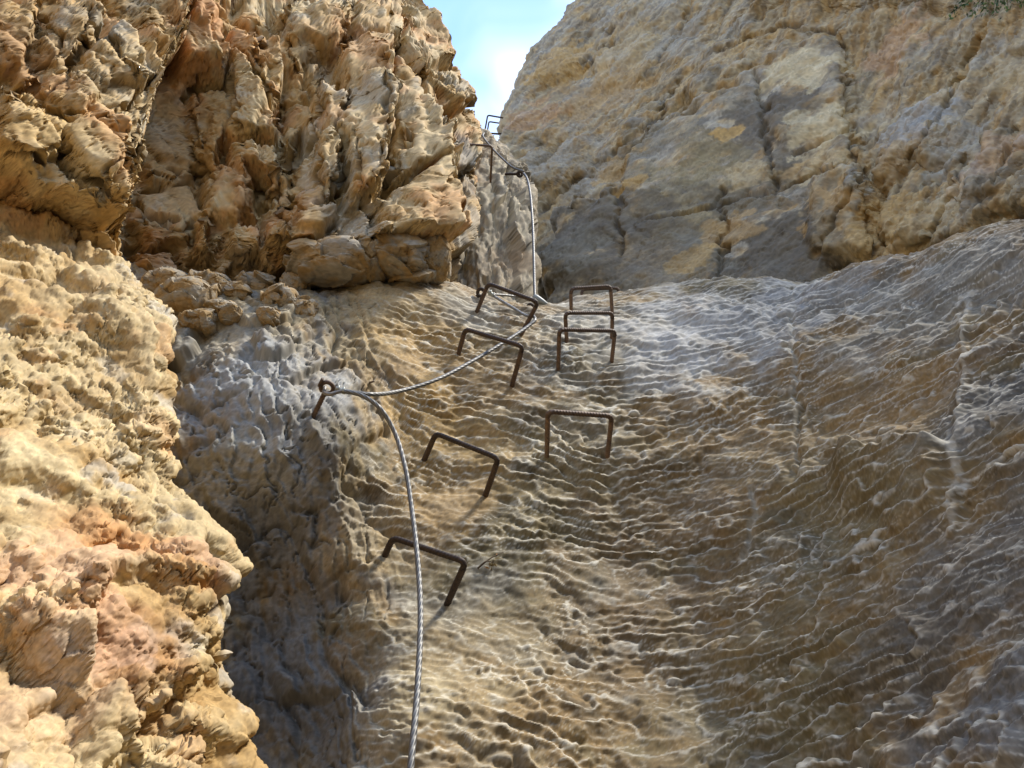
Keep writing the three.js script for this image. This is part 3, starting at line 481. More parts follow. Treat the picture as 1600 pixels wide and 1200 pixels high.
const cliff = makePatch({
  name: 'overhanging_cliff', label: 'overhanging ochre cliff of broken blocks and upright fins on the upper left', rows: leftRows, nu: 500, nv: 410, smooth: false, rough: 0.85, blur: 1, refine: 6, facing: [0.42, -0.12, 0.9, 0.5],
  warp(x, y, z, u, v) { return [u + 0.16 * fbm(x * 2.5, y * 2.5, z * 2.5, 3), v + 0.2 * fbm(x * 2.5 + 30, y * 2.5, z * 2.5, 3)]; },
  disp(x, y, z, u, v, S) {
    u -= 2;
    const w = fbm(x * 1.7, y * 1.7, z * 1.7, 3), w2 = fbm(x * 6, y * 6, z * 6, 3);
    const block = sstep(3.6, 3.0, u), slabby = sstep(7.2, 8.2, u);
    const a = x * 0.8 + y * 0.6, b = -x * 0.6 + y * 0.8;      // layers of the near block lean
    const X = lerp(x, a, block), Y = lerp(y, b, block), f = -z, hh = y - EYE, zc = f * CP + hh * SP;
    const px = zc > 0.3 ? 800 + F * x / zc : -999, py = zc > 0.3 ? 600 - F * (hh * CP - f * SP) / zc : -999;
    let d = 1.15 * plateHeight(plates, px + 7 * w2 + 7 * w, py + 8 * fbm(x * 6 + 40, y * 6, z * 6, 3), S);
    const k = 1 - 0.72 * S.plate;
    const w3 = fbm(x * 3.1 + 50, y * 2.1, z * 3.1, 2), H = X * 0.92 - z * 0.38 + 0.16 * Y;
    d += 0.24 * (k + 0.1) * blocks(H * 3.3 + w * .55 + w3 * .3, Y * 1.3 - X * 0.8 + w * .5 + w3 * .4, 0.7, 0.25, 1);
    d += 0.085 * (k + 0.1) * blocks(H * 8.1 + w * .8 + w2 * .35 + 4, Y * 2.7 + X * 1.2 + w * .7 + w3, 0.8, 0.28, 2);
    d += 0.020 * (k + 0.2) * blocks(H * 18 + w * 1.2 + w2 * .8, Y * 5 - X * 3 + w2 * .7 + w3, 0.9, 0.25, 3);
    return d + 0.004 * w2 - 0.08;
  },
  fine(x, y, z, S) {
    const pp = pxy(x, y, z), PS = {}; plateHeight(plates, pp[0], pp[1], PS); const ck = pp[0] > -100 && pp[0] < 800 ? cliffCrack(pp[0] + 22 * noise(x * 9, y * 9, z * 9), pp[1] + 22 * noise(x * 9 + 9, y * 9, z * 9)) : 99; const pl = 1 - 0.35 * PS.plate;
    const w2 = fbm(x * 6, y * 6, z * 6, 3), q = noise(x * 13, y * 13, z * 13), block = sstep(-1.0, -1.3, x), a = x * 0.8 + y * 0.6, b = -x * 0.6 + y * 0.8, X = lerp(x, a, block), Y = lerp(y, b, block), H = X * 0.92 - z * 0.38 + 0.16 * Y;
    const m = sstep(-0.3, 0.3, noise(x * 2.6 + 9, y * 2.6, z * 2.6)), m2 = sstep(-0.2, 0.4, noise(x * 4 + 19, y * 4, z * 4));
    let d = 0.012 * pl * (0.1 + m) * blocks(H * 24 + w2 * 1.6, Y * 8 + X * 5 + w2 * 1.5, 0.9, 0.3, 4); S.cell = B.id; d -= 0.010 * (0.2 + m) * (1 - sstep(0, 0.07, B.edge)); blocks(H * 9.2 + w2 * 0.8, Y * 3.1 + X * 2 + w2, 0, 0, 6); d -= 0.022 * (1 - sstep(0, 0.035, B.edge));
    d += 0.006 * pl * m2 * blocks(H * 48 + w2 * 2 + q, Y * 19 - X * 8 + q, 1, 0.2, 5) + 0.002 * shingle(H / 0.06 + 1.8 * w2 + 0.8 * q, 12) * m;
    d += 0.0012 * ridged(X * 34, Y * 9, z * 30, 3) + 0.0028 * fbm(x * 40, y * 40, z * 40, 3) - 0.055 * sstep(5.5, 1, ck) + 0 * (S.crack = 0.6 * sstep(4.5, 1, ck));
    return d;
  },
  color(x, y, z, h, S, o) {
    const n = fbm(x * 1.5, y * 1.5, z * 1.5, 4), n2 = fbm(x * 8, y * 5, z * 8, 4), n3 = noise(x * 42, y * 42, z * 42), n4 = fbm(x * 2.7 + 11, y * 2.7, z * 2.7, 4);
    S.lum = 1 + 0.22 * n2 + 0.14 * n3 + 0.14 * (S.cell - 0.5);
    mix3(o, COL.ochre, COL.tan, 0.8 * sstep(-0.25, 0.5, n + 0.4 * n2));
    into(o, COL.orange, 0.5 * sstep(0.1, 0.55, n4 + 0.3 * n2));
    into(o, COL.grey, 0.5 * sstep(0.15, 0.55, -n4 + 0.4 * n2));
    for (let k = 0; k < 3; k++) o[k] *= S.lum * 1.04;
  },
  blobs: [
    [350, 60, 90, 'orange', .6], [280, 120, 60, 'orange', .5], [450, 60, 70, 'ochre', .5], [560, 70, 70, 'orange', .4], [640, 60, 60, 'tan', .6], [250, 260, 90, 'ochre', .6], [420, 330, 70, 'rust', .35], [520, 200, 50, 'orange', .5], [600, 220, 50, 'gold', .5], [620, 330, 70, 'tan', .7], [560, 350, 60, 'grey', .5],
    [720, 250, 60, 'slate', .7], [720, 350, 60, 'grey', .6], [60, 80, 80, 'brown', .4], [150, 130, 50, 'ochre', .7], [110, 260, 80, 'cream', .5], [170, 40, 60, 'grey', .6], [60, 200, 60, 'gold', .5], [380, 420, 70, 'brown', .4], [240, 400, 60, 'orange', .4],
  ],
});

// --- the pillar in the notch
const pillar = makePatch({
  name: 'rock_pillar', label: 'grey streaked rock pillar in the notch under the upper rungs', smooth: true, nu: Math.round(190 * Q), nv: Math.round(260 * Q), rough: 0.85,
  rows: [
    row([540, 540, 545, 550, 550, 540], [640, 690, 760, 815, 842, 800], [3.9, 3.75, 3.65, 3.7, 3.95, 5]),
    row([450, 450, 455, 460, 460, 460], [640, 690, 760, 815, 838, 800], [4.0, 3.85, 3.75, 3.8, 4.0, 5.2]),
    row([370, 370, 375, 380, 380, 380], [640, 690, 755, 808, 834, 800], [4.1, 3.95, 3.85, 3.9, 4.1, 5.2]),
    row([310, 310, 310, 310, 315, 320], [640, 690, 750, 802, 831, 800], [4.2, 4.05, 3.95, 4.0, 4.15, 5.2]),
    row([240, 240, 245, 258, 272, 290], [640, 690, 748, 795, 824, 800], [4.4, 4.3, 4.2, 4.2, 4.3, 5.2]),
    row([180, 180, 205, 238, 264, 290], [640, 690, 750, 790, 818, 800], [5.2, 5.0, 4.7, 4.6, 4.6, 5.5]),
    row([200, 200, 220, 245, 270, 300], [640, 690, 748, 786, 812, 800], [6.5, 6.2, 6.0, 5.8, 5.6, 6]),
  ],
  disp(x, y, z, u, v, S) {
    const w = fbm(x * 3, y * 1.5, z * 3, 3), w2 = fbm(x * 9, y * 5, z * 9, 3);
    S.w2 = w2;
    return 0.12 * rock(x * 5 + w * .4, y * 1.5, z * 3, 0.8, 0.6, 0.4, 1) + 0.05 * rock(x * 13 + w2 * .3, y * 3, z * 8, 1, 0.7, 0.4, 1) + 0.02 * fbm(x * 22, y * 9, z * 22, 3) + 0.03 * w - 0.07;
  },
  color(x, y, z, h, S, o) {
    const n2 = fbm(x * 26, y * 7, z * 18, 4), n3 = noise(x * 40, y * 40, z * 40), n = fbm(x * 3, y * 2, z * 3, 3);
    S.lum = 1 + 0.3 * n2 + 0.15 * n3;
    mix3(o, COL.tan, COL.ochre, sstep(-0.3, 0.4, n)); into(o, COL.grey, 0.5); into(o, COL.dark, 0.75 * sstep(-0.2, 0.2, n2));
    for (let k = 0; k < 3; k++) o[k] *= S.lum;
  },
  blobs: [[800, 400, 40, 'brown', .5], [760, 200, 30, 'tan', .6]],
});

// --- the near sunlit buttress on the lower left
const nearRows = [
  //  px columns:      far left ... edge, wrapped behind
  row([1500, 1500, 1500, 1500, 1500, 1500, 1480, 1470], [-500, -200, 0, 130, 260, 350, 430, 380], [0.55, 0.75, 0.9, 1.02, 1.18, 1.35, 1.6, 2.4]),
  row([1350, 1350, 1350, 1340, 1330, 1320, 1310, 1300], [-500, -200, 0, 120, 240, 335, 405, 350], [0.6, 0.82, 0.98, 1.1, 1.27, 1.42, 1.65, 2.4]),
  row([1200, 1190, 1180, 1180, 1180, 1180, 1170, 1160], [-500, -200, 0, 120, 240, 325, 388, 335], [0.65, 0.88, 1.04, 1.17, 1.33, 1.5, 1.7, 2.5]),
  row([1060, 1050, 1040, 1040, 1035, 1030, 1020, 1010], [-500, -200, 0, 130, 250, 340, 398, 340], [0.7, 0.94, 1.12, 1.26, 1.42, 1.56, 1.75, 2.5]),
  row([960, 950, 940, 935, 930, 925, 925, 920], [-500, -200, 0, 130, 250, 340, 398, 330], [0.75, 1.0, 1.2, 1.34, 1.49, 1.62, 1.78, 2.5]),
  row([860, 850, 850, 850, 850, 850, 860, 850], [-500, -200, 0, 110, 210, 300, 362, 290], [0.8, 1.08, 1.3, 1.42, 1.56, 1.7, 1.86, 2.5]),
  row([740, 740, 740, 740, 740, 740, 745, 740], [-500, -200, 0, 90, 170, 235, 282, 220], [0.88, 1.18, 1.42, 1.54, 1.66, 1.78, 1.92, 2.6]),
  row([620, 620, 620, 620, 620, 615, 610, 610], [-500, -200, 0, 90, 165, 225, 266, 200], [0.95, 1.3, 1.55, 1.67, 1.78, 1.88, 2.0, 2.7]),
  row([500, 500, 500, 500, 500, 500, 500, 500], [-500, -200, 0, 85, 160, 222, 268, 200], [1.05, 1.42, 1.68, 1.8, 1.9, 1.99, 2.1, 2.8]),
  row([400, 400, 390, 395, 410, 425, 440, 440], [-500, -200, 0, 70, 130, 180, 222, 170], [1.15, 1.55, 1.82, 1.93, 2.0, 2.1, 2.2, 2.9]),
  row([320, 320, 310, 320, 335, 350, 360, 370], [-500, -200, -10, 60, 110, 150, 184, 140], [1.3, 1.7, 1.98, 2.06, 2.12, 2.2, 2.3, 2.9]),
  row([260, 270, 270, 280, 300, 310, 320, 330], [-500, -200, -10, 60, 110, 150, 184, 140], [1.5, 1.95, 2.3, 2.35, 2.4, 2.45, 2.5, 3.0]),
];
for (const r of nearRows) { const y = at(...r[0]).y; r.unshift(new THREE.Vector3(-1.5, y, 5), new THREE.Vector3(-1.25, y, 0.8)); const n = r.length, A = r[n - 2], B = r[n - 1]; r.splice(n - 1, 0, [A[0] + 1, A[1], A[2] + 0.22]); }
nearRows.unshift(footRow(nearRows[0]));
const buttress = makePatch({
  name: 'rock_buttress', label: 'sunlit ochre rock buttress with chipped knobbly faces on the lower left', rows: nearRows, nu: 260, nv: 380, rough: 0.88, blur: 2, refine: 4.6,
  disp(x, y, z, u, v, S) {
    const w = fbm(x * 2.2, y * 2.2, z * 2.2, 3), w2 = fbm(x * 7, y * 7, z * 7, 3), w3 = noise(x * 30, y * 30, z * 30);
    const s = y * 0.9 + x * 0.5 + 0.2 * z;                     // bedding falls to the right
    u -= 2; v -= 1; const low = sstep(6, 4, v), m3 = sstep(-0.3, 0.35, noise(x * 3.3 + 2, y * 3.3, z * 3.3));
    const h1 = s / 0.075 + 1.8 * w + 1.3 * w2;
    const h2 = s / 0.05 + 1.4 * w + 1.2 * w2, T = x * 0.6 - y * 0.35 - z * 0.75;
    let d = 0.05 * w + 0.10 * blocks(T * 3.6 + w * 1.2, s * 5.5 + w + w2 * .3, 0.8, 0.25, 11) * (0.7 + 0.7 * low);
    d += (0.03 + 0.03 * low) * (0.4 + 0.9 * m3) * blocks(T * 8 + w * 1.6 + w2 * .5, s * 13 + 1.5 * w + w2 * .8, 0.9, 0.25, 12) + 0.022 * m3 * blocks(T * 19 + w2 * 1.5, s * 29 + w2 * 1.6 + w, 1, 0.2, 13);
    d += (0.016 + 0.018 * (1 - low)) * shingle(h1, 7) + (0.008 + 0.008 * (1 - low)) * shingle(h2, 9);
    return d + 0.012 * w2 - 0.055;
  },
  fine(x, y, z, S) {
    const w2 = fbm(x * 7, y * 7, z * 7, 3), q = noise(x * 22, y * 22, z * 22), s = y * 0.9 + x * 0.5 + 0.2 * z, T = x * 0.6 - y * 0.35 - z * 0.75;
    const m = sstep(-0.3, 0.35, noise(x * 3.3 + 2, y * 3.3, z * 3.3)), m2 = sstep(-0.2, 0.3, noise(x * 7, y * 7 + 7, z * 7));
    let d = 0.009 * m * blocks(T * 40 + w2 * 2 + q, s * 56 + w2 * 2.5 + q, 1, 0.25, 14); S.cell = B.id; blocks(T * 11 + w2, s * 16 + w2 * 1.5, 0, 0, 16); d -= 0.014 * m * (1 - sstep(0, 0.06, B.edge));
    d += 0.0012 * m2 * blocks(T * 85 + q * 2, s * 120 + q * 2, 1, 0.2, 15) + 0.0035 * fbm(x * 18, s * 26, z * 18, 4) + 0.004 * fbm(x * 36, y * 36, z * 36, 3) + 0.006 * rock(x * 22, y * 22, z * 22, 1, 0.6, 0.7, 1) + 0.0015 * noise(x * 160, y * 160, z * 160);
    S.rim = 0; return d;
  },
  color(x, y, z, h, S, o) {
    const n = fbm(x * 2.5, y * 2.5, z * 2.5, 4), n2 = fbm(x * 9, y * 11, z * 9, 4), n3 = noise(x * 70, y * 70, z * 70), n4 = fbm(x * 4 + 11, y * 4, z * 4, 4);
    S.lum = 1 + 0.18 * n2 + 0.13 * n3 + 0.1 * (S.cell - 0.5);
    mix3(o, COL.ochre, COL.tan, sstep(-0.4, 0.3, n + 0.5 * n2));
    into(o, COL.orange, 0.4 * sstep(0.2, 0.6, n4));
    into(o, COL.blue, 0.45 * sstep(0.3, 0.6, -n4 + 0.5 * n2));
    for (let k = 0; k < 3; k++) o[k] *= S.lum;
  },
  blobs: [[120, 420, 130, 'tan', .6], [120, 560, 140, 'tan', .5], [200, 660, 80, 'cream', .5], [60, 720, 120, 'cream', .5], [180, 790, 100, 'orange', .6], [270, 850, 100, 'orange', .6], [80, 860, 130, 'pink', .7], [230, 950, 100, 'rust', .4], [150, 930, 90, 'pink', .6], [360, 1020, 60, 'grey', .6], [350, 930, 40, 'cream', .4], [120, 1000, 110, 'pink', .5], [30, 950, 80, 'pink', .6], [180, 1100, 100, 'tan', .6], [100, 1140, 60, 'olive', .4], [280, 1130, 90, 'tan', .6], [160, 1080, 30, 'blue', .7], [60, 1010, 40, 'blue', .5], [60, 1110, 150, 'pink', .6], [260, 1040, 110, 'rust', .3], [30, 1180, 120, 'orange', .35]],
});

// --- canyon floor below the frame
{
  const g = new THREE.PlaneGeometry(16, 12, 120, 90).rotateX(-Math.PI / 2), p = g.attributes.position, c = new Float32Array(p.count * 3);
  for (let i = 0; i < p.count; i++) { const x = p.getX(i), z = p.getZ(i); p.setY(i, 0.12 * fbm(x, 0, z, 4) + 0.07 * rock(x * 3, 1, z * 3, 1, 0.7, 0.3, 1) - 0.1); const n = fbm(x * 2, 3, z * 2, 3); const k = 1 + 0.3 * n; c[i * 3] = 0.36 * k; c[i * 3 + 1] = 0.30 * k; c[i * 3 + 2] = 0.2 * k; }
  g.setAttribute('color', new THREE.BufferAttribute(c, 3)); g.computeVertexNormals();
  const m = new THREE.Mesh(g, new THREE.MeshStandardMaterial({ vertexColors: true, roughness: 0.95 })); m.name = 'ground'; m.userData = { kind: 'structure', label: 'stony floor of the cleft' }; m.castShadow = m.receiveShadow = true; scene.add(m);
}
// ---------------------------------------------------------------- things
function tag(o, label, category, group) { o.userData = { label, category }; if (group) o.userData.group = group; return o; }
const used = {};
function numbered(n) { used[n] = (used[n] || 0) + 1; return used[n] === 1 ? n : n + '_' + String(used[n] - 1).padStart(3, '0'); }
function thing(name, label, category, group, p) { const o = new THREE.Group(); o.name = numbered(name); o.position.copy(p); scene.add(o); return tag(o, label, category, group); }
function part(name, g, m, parent) { const o = new THREE.Mesh(g, m); o.name = name; o.castShadow = o.receiveShadow = true; const w = parent.getWorldPosition(new THREE.Vector3()); g.translate(-w.x, -w.y, -w.z); parent.add(o); return o; }
function sole(name, g, m, label, category, group) { g.computeBoundingBox(); const c = g.boundingBox.getCenter(new THREE.Vector3()); g.translate(-c.x, -c.y, -c.z); const o = new THREE.Mesh(g, m); o.name = numbered(name); o.position.copy(c); o.castShadow = o.receiveShadow = true; scene.add(o); return tag(o, label, category, group); }

// a rod along points; radius(s, angle) in metres, s along the rod in metres; colour(s, angle) optional
function sweep(pts, radius, { sides = 12, step = 0.004, color = null } = {}) {
  const curve = new THREE.CatmullRomCurve3(pts, false, 'centripetal'); curve.arcLengthDivisions = 400;
  const L = curve.getLength(), n = Math.max(2, Math.round(L / step)), fr = curve.computeFrenetFrames(n, false);
  const pos = [], col = [], idx = [];
  for (let i = 0; i <= n; i++) {
    const p = curve.getPointAt(i / n), s = L * i / n;
    for (let j = 0; j < sides; j++) {
      const a = j / sides * Math.PI * 2, r = radius(s, a, L), c = Math.cos(a) * r, e = Math.sin(a) * r;
      pos.push(p.x + fr.normals[i].x * c + fr.binormals[i].x * e, p.y + fr.normals[i].y * c + fr.binormals[i].y * e, p.z + fr.normals[i].z * c + fr.binormals[i].z * e);
      if (color) col.push(...color(s, a, L, p));
    }
  }
  for (let i = 0; i < n; i++) for (let j = 0; j < sides; j++) { const a = i * sides + j, b = i * sides + (j + 1) % sides; idx.push(a, b, b + sides, a, b + sides, a + sides); }
  for (const [i0, flip] of [[0, 1], [n, 0]]) { const c = pos.length / 3, p = curve.getPointAt(i0 / n); pos.push(p.x, p.y, p.z); if (color) col.push(...color(L * i0 / n, 0, L, p)); for (let j = 0; j < sides; j++) { const a = i0 * sides + j, b = i0 * sides + (j + 1) % sides; flip ? idx.push(c, b, a) : idx.push(c, a, b); } }
  const g = new THREE.BufferGeometry(); g.setAttribute('position', new THREE.Float32BufferAttribute(pos, 3)); if (color) g.setAttribute('color', new THREE.Float32BufferAttribute(col, 3)); g.setIndex(idx); g.computeVertexNormals(); return g;
}
const MAT = {
  rust: new THREE.MeshStandardMaterial({ vertexColors: true, roughness: 0.62, metalness: 0.25, name: 'rusted_steel' }),
  cable: new THREE.MeshStandardMaterial({ vertexColors: true, roughness: 0.5, metalness: 0.35, name: 'galvanised_wire' }),
  stone: new THREE.MeshStandardMaterial({ vertexColors: true, roughness: 0.88, name: 'loose_stone' }),
  leaf: new THREE.MeshPhysicalMaterial({ vertexColors: true, roughness: 0.8, side: THREE.DoubleSide, name: 'leaf_green' }),
  twig: new THREE.MeshStandardMaterial({ vertexColors: true, roughness: 0.9, name: 'bark' }),
};
const rustTone = (dark, seed) => (s, a, L, p) => { const n = fbm(p.x * 60 + seed, p.y * 60, p.z * 60 + a, 3), k = 0.5 + 0.5 * n + 0.15 * Math.sin(a); return [lerp(0.032, 0.12, k) * dark, lerp(0.022, 0.075, k) * dark, lerp(0.02, 0.045, k) * dark]; };
const rebar = (r) => (s, a) => { const q = ((s + 0.006 * Math.cos(a)) / 0.014) % 1; return r + 0.0026 * Math.max(0, 1 - Math.abs(q - 0.5) * 4) * Math.abs(Math.sin(a)) ** 0.5; };
const nearest = (o, d, p, n) => { // the point of the sight line o + t d that lies nearest to the line p + s n
  const w = p.clone().sub(o), b = d.dot(n), t = (d.dot(w) - b * n.dot(w)) / (1 - b * b); return o.clone().addScaledVector(d, t);
};
function staple(label, bl, cl, cr_, br, { on = slab, n = null, group = 'steel rungs set in the rock', r = 0.0108, seed = 1, dark = 1, legTone = 1.5, ends = null } = {}) {
  const A = ends ? { p: ends[0], n } : on.hit(...bl), B = ends ? { p: ends[1], n } : on.hit(...br);
  const N = n || A.n.clone().add(B.n).normalize();
  const a1 = nearest(EYE_POINT, ray(...cl), A.p, N), b1 = nearest(EYE_POINT, ray(...cr_), B.p, N);
  const da = a1.clone().sub(A.p), db = b1.clone().sub(B.p);
  const ll = `${da.length().toFixed(2)} ${db.length().toFixed(2)} bar ${a1.distanceTo(b1).toFixed(2)}`; console.log(label, ll);
  const a0 = A.p.clone().addScaledVector(da.clone().normalize(), -0.05), b0 = B.p.clone().addScaledVector(db.clone().normalize(), -0.05);
  const ab = b1.clone().sub(a1).normalize(), bend = 0.032;
  const ua = da.clone().normalize(), ub = db.clone().normalize();
  const arc = (c, from, to) => { const o = []; for (let i = 0; i <= 6; i++) { const t = i / 6; o.push(from.clone().multiplyScalar((1 - t) * (1 - t)).addScaledVector(c, 2 * t * (1 - t)).addScaledVector(to, t * t)); } return o; };
  const s1 = a1.clone().addScaledVector(ua, -bend), s2 = a1.clone().addScaledVector(ab, bend), s3 = b1.clone().addScaledVector(ab, -bend), s4 = b1.clone().addScaledVector(ub, -bend);
  const t = thing('steel_rung', label, 'rung', group, A.p.clone().add(B.p).multiplyScalar(0.5));
  const mid = []; for (let i = 1; i < 6; i++) mid.push(s2.clone().lerp(s3, i / 6));
  part('crossbar', sweep([...arc(a1, s1, s2), ...mid, ...arc(b1, s3, s4)], rebar(r), { sides: 14, step: 0.0022, color: rustTone(dark, seed) }), MAT.rust, t);
  part('leg', sweep([a0, a0.clone().lerp(s1, 0.5), s1], rebar(r), { sides: 14, step: 0.0022, color: rustTone(legTone, seed + 3) }), MAT.rust, t);
  part('leg', sweep([b0, b0.clone().lerp(s4, 0.5), s4], rebar(r), { sides: 14, step: 0.0022, color: rustTone(legTone, seed + 7) }), MAT.rust, t);
  return t;
}
staple('dark rusty rung crossed by the hanging cable, lowest of the left column', [601, 868], [614, 840], [728, 878], [699, 944], { seed: 1, dark: 0.55, legTone: 0.6 });
staple('dark rusty rung with tilted crossbar above a chipped hump, second lowest on the left', [664, 718], [681, 677], [779, 716], [758, 774], { seed: 2, dark: 0.55, legTone: 1.1 });
staple('rusty rung that the slanting middle cable passes in front of', [717, 553], [727, 514], [817, 541], [799, 602], { seed: 3, dark: 0.8 });
staple('rusty rung beside the pillar foot with anchor bolt behind it, topmost on the left', [746, 486], [763, 443], [841, 472], [815, 524], { seed: 4, dark: 0.8 });
staple('brown rung standing alone on the ripples, lowest of the right column', [854, 712], [856, 643], [956, 650], [950, 714], { seed: 5, dark: 1.2, legTone: 2.2 });
staple('brown rung on the pale worn rock, front one of the overlapping pair', [872, 575], [874, 515], [961, 517], [956, 564], { seed: 6, legTone: 1.9 });
staple('brown rung half hidden behind the front one of the overlapping pair', [886, 533], [883, 489], [957, 489], [955, 527], { seed: 7, legTone: 1.9 });
staple('brown rung standing up at the lip of the slab', [892, 487], [892, 451], [954, 447], [957, 486], { seed: 8, legTone: 1.8 });
{ const A = at(910, 480, 3.98), B = at(966, 480, 3.98); staple('dark rung just beyond the lip, seen behind the lip rung', 0, [909, 452], [967, 450], 0, { ends: [A, B], n: new THREE.Vector3(0, 0.9, 0.43).normalize(), seed: 9 }); }
{ const A = at(735, 226, 3.62), B = at(735, 290, 3.98); staple('pale brown rung seen from its end on the edge of the notch pillar', 0, [769, 228], [766, 292], 0, { ends: [A, B], n: new THREE.Vector3(1, 0.02, 0.02).normalize(), seed: 10, r: 0.0085, dark: 1.9, legTone: 1.6 }); }
{ const A = at(785, 184, 6.55), B = at(783, 209, 6.83); staple('dark rung outlined against the sky on the far wall edge', 0, [762, 180], [757, 208], 0, { ends: [A, B], n: new THREE.Vector3(-1, 0.05, 0.05).normalize(), seed: 11, r: 0.011, dark: 0.8, legTone: 0.8 }); }
{ const A = at(784, 193, 7.3), B = at(781, 210, 7.55); staple('smaller dark rung inside the outline of the one against the sky', 0, [764, 190], [761, 208], 0, { ends: [A, B], n: new THREE.Vector3(-1, 0.05, 0.05).normalize(), seed: 12, r: 0.011, dark: 0.8, legTone: 0.8 }); }

// --- anchors
const lerpV = (a, b, t) => a.clone().lerp(b, t);
function ringGeo(c, axisU, axisV, R, r, from = 0, to = Math.PI * 2, tone = 1, seed = 1) { const pts = []; for (let i = 0; i <= 28; i++) { const a = from + (to - from) * i / 28; pts.push(c.clone().addScaledVector(axisU, Math.cos(a) * R).addScaledVector(axisV, Math.sin(a) * R)); } return sweep(pts, () => r, { sides: 12, step: 0.003, color: rustTone(tone, seed) }); }
const bolt = slab.hit(490, 648), ringC = nearest(EYE_POINT, ray(511, 606), bolt.p, bolt.n.clone().add(new THREE.Vector3(0.1, 0.25, 0.3)).normalize());
{
  const t = thing('anchor_bolt', 'rusty eye bolt with curled ring sticking out of grey rock where the cables meet', 'anchor bolt', null, bolt.p);
  const d = ringC.clone().sub(bolt.p).normalize(), side = d.clone().cross(ray(511, 606)).normalize();
  part('shank', sweep([bolt.p.clone().addScaledVector(d, -0.05), lerpV(bolt.p, ringC, 0.5), ringC.clone().addScaledVector(d, -0.026)], rebar(0.0088), { sides: 12, step: 0.0025, color: rustTone(1.5, 21) }), MAT.rust, t);
  part('eye', ringGeo(ringC, d, side, 0.024, 0.0085, -Math.PI, Math.PI * 0.86, 1.3, 22), MAT.rust, t);
  part('washer', ringGeo(ringC.clone().add(side.clone().multiplyScalar(0.03)).addScaledVector(d, 0.01), d, ray(511, 606), 0.016, 0.006, 0, 6.28, 1.0, 23), MAT.rust, t);
}
const steelTone = (b, warm = 0) => (s, a, L, p) => { const n = 0.85 + 0.25 * noise(p.x * 50, p.y * 50, p.z * 50), g = Math.cos(3 * a - s * 110) ** 2; const k = b * n * (0.55 + 0.45 * g); return [k * (1 + warm), k, k * (0.98 - warm)]; };
const strand = (r) => (s, a) => r * (0.84 + 0.16 * Math.abs(Math.cos(3 * a - s * 110)));
const P = (l) => l.map((a) => at(...a));
const dEye = -ringC.z;
const clampP = at(536, 611, dEye - 0.01);
sole('steel_cable', sweep([...P([[628, 1420, 1.95], [634, 1300, 2.0], [642, 1195, 2.05], [652, 1080, 2.14], [657, 960, 2.26], [653, 880, 2.33], [644, 800, 2.38], [633, 730, 2.4], [615, 672, 2.4], [592, 636, dEye + .01], [563, 617, dEye]]), clampP], strand(0.009), { sides: 24, step: 0.004, color: steelTone(0.20) }), MAT.cable, 'pale grey twisted steel cable hanging down from the eye bolt past the lowest rung', 'cable', null);
const corner = at(836, 500, 3.0);
sole('steel_cable', sweep([clampP, ...P([[575, 616, dEye + .02], [625, 611, 2.54], [685, 592, 2.66], [742, 562, 2.79], [800, 527, 2.92], [826, 509, 2.98]]), corner, at(834, 494, 3.04)], strand(0.009), { sides: 24, step: 0.004, color: steelTone(0.20) }), MAT.cable, 'slack grey steel cable swinging from the eye bolt up to the topmost left rung', 'cable', null);
const b2 = slab.hit(756, 470);
const ring2 = at(752, 457, -b2.p.z - 0.03);
sole('steel_cable', sweep(P([[834, 494, 3.04], [822, 493, 3.1], [800, 480, 3.16], [772, 463, 3.2], [764, 458, 3.2]]), strand(0.0085), { sides: 18, step: 0.004, color: steelTone(0.36) }), MAT.cable, 'short straight cable running under the topmost left rung to the dark anchor', 'cable', null);
sole('steel_cable', sweep(P([[764, 460, 3.22], [786, 461, 3.3], [812, 464, 3.4], [834, 466, 3.5]]), strand(0.007), { sides: 18, step: 0.004, color: steelTone(0.22) }), MAT.cable, 'thin dull cable running level behind the topmost left rung', 'cable', null);
sole('steel_cable', sweep(P([[836, 474, 3.55], [835, 445, 3.6], [834, 400, 3.66], [832, 345, 3.74], [828, 300, 3.85], [823, 278, 3.95], [816, 268, 4.02]]), strand(0.010), { sides: 18, step: 0.005, color: steelTone(0.17) }), MAT.cable, 'pale cable hanging straight down the outer edge of the notch pillar', 'cable', null);
sole('steel_cable', sweep(P([[818, 268, 3.9], [802, 262, 3.92], [785, 248, 3.98], [772, 235, 4.05], [763, 225, 4.12], [755, 214, 4.2], [759, 206, 4.5]]), strand(0.009), { sides: 18, step: 0.005, color: steelTone(0.16) }), MAT.cable, 'dark cable sagging along the top of the notch pillar towards the sky', 'cable', null);
{
  const t = thing('anchor_bolt', 'dark anchor bolt with nut under the pillar behind the topmost left rung', 'anchor bolt', null, ring2);
  const v = ray(752, 457), side = new THREE.Vector3(1, 0, 0), up = side.clone().cross(v).normalize();
  part('eye', ringGeo(ring2, side, up, 0.021, 0.0105, 0, 6.28, 0.5, 31), MAT.rust, t);
  part('shank', sweep([ring2.clone().addScaledVector(up, -0.02), b2.p.clone().addScaledVector(b2.n, -0.05)], () => 0.009, { color: rustTone(0.7, 32) }), MAT.rust, t);
  part('nut', sweep([ring2.clone().addScaledVector(side, -0.026).addScaledVector(up, -0.026), ring2.clone().addScaledVector(side, -0.012).addScaledVector(up, -0.012)], () => 0.013, { sides: 6, color: rustTone(0.5, 33) }), MAT.rust, t);
}
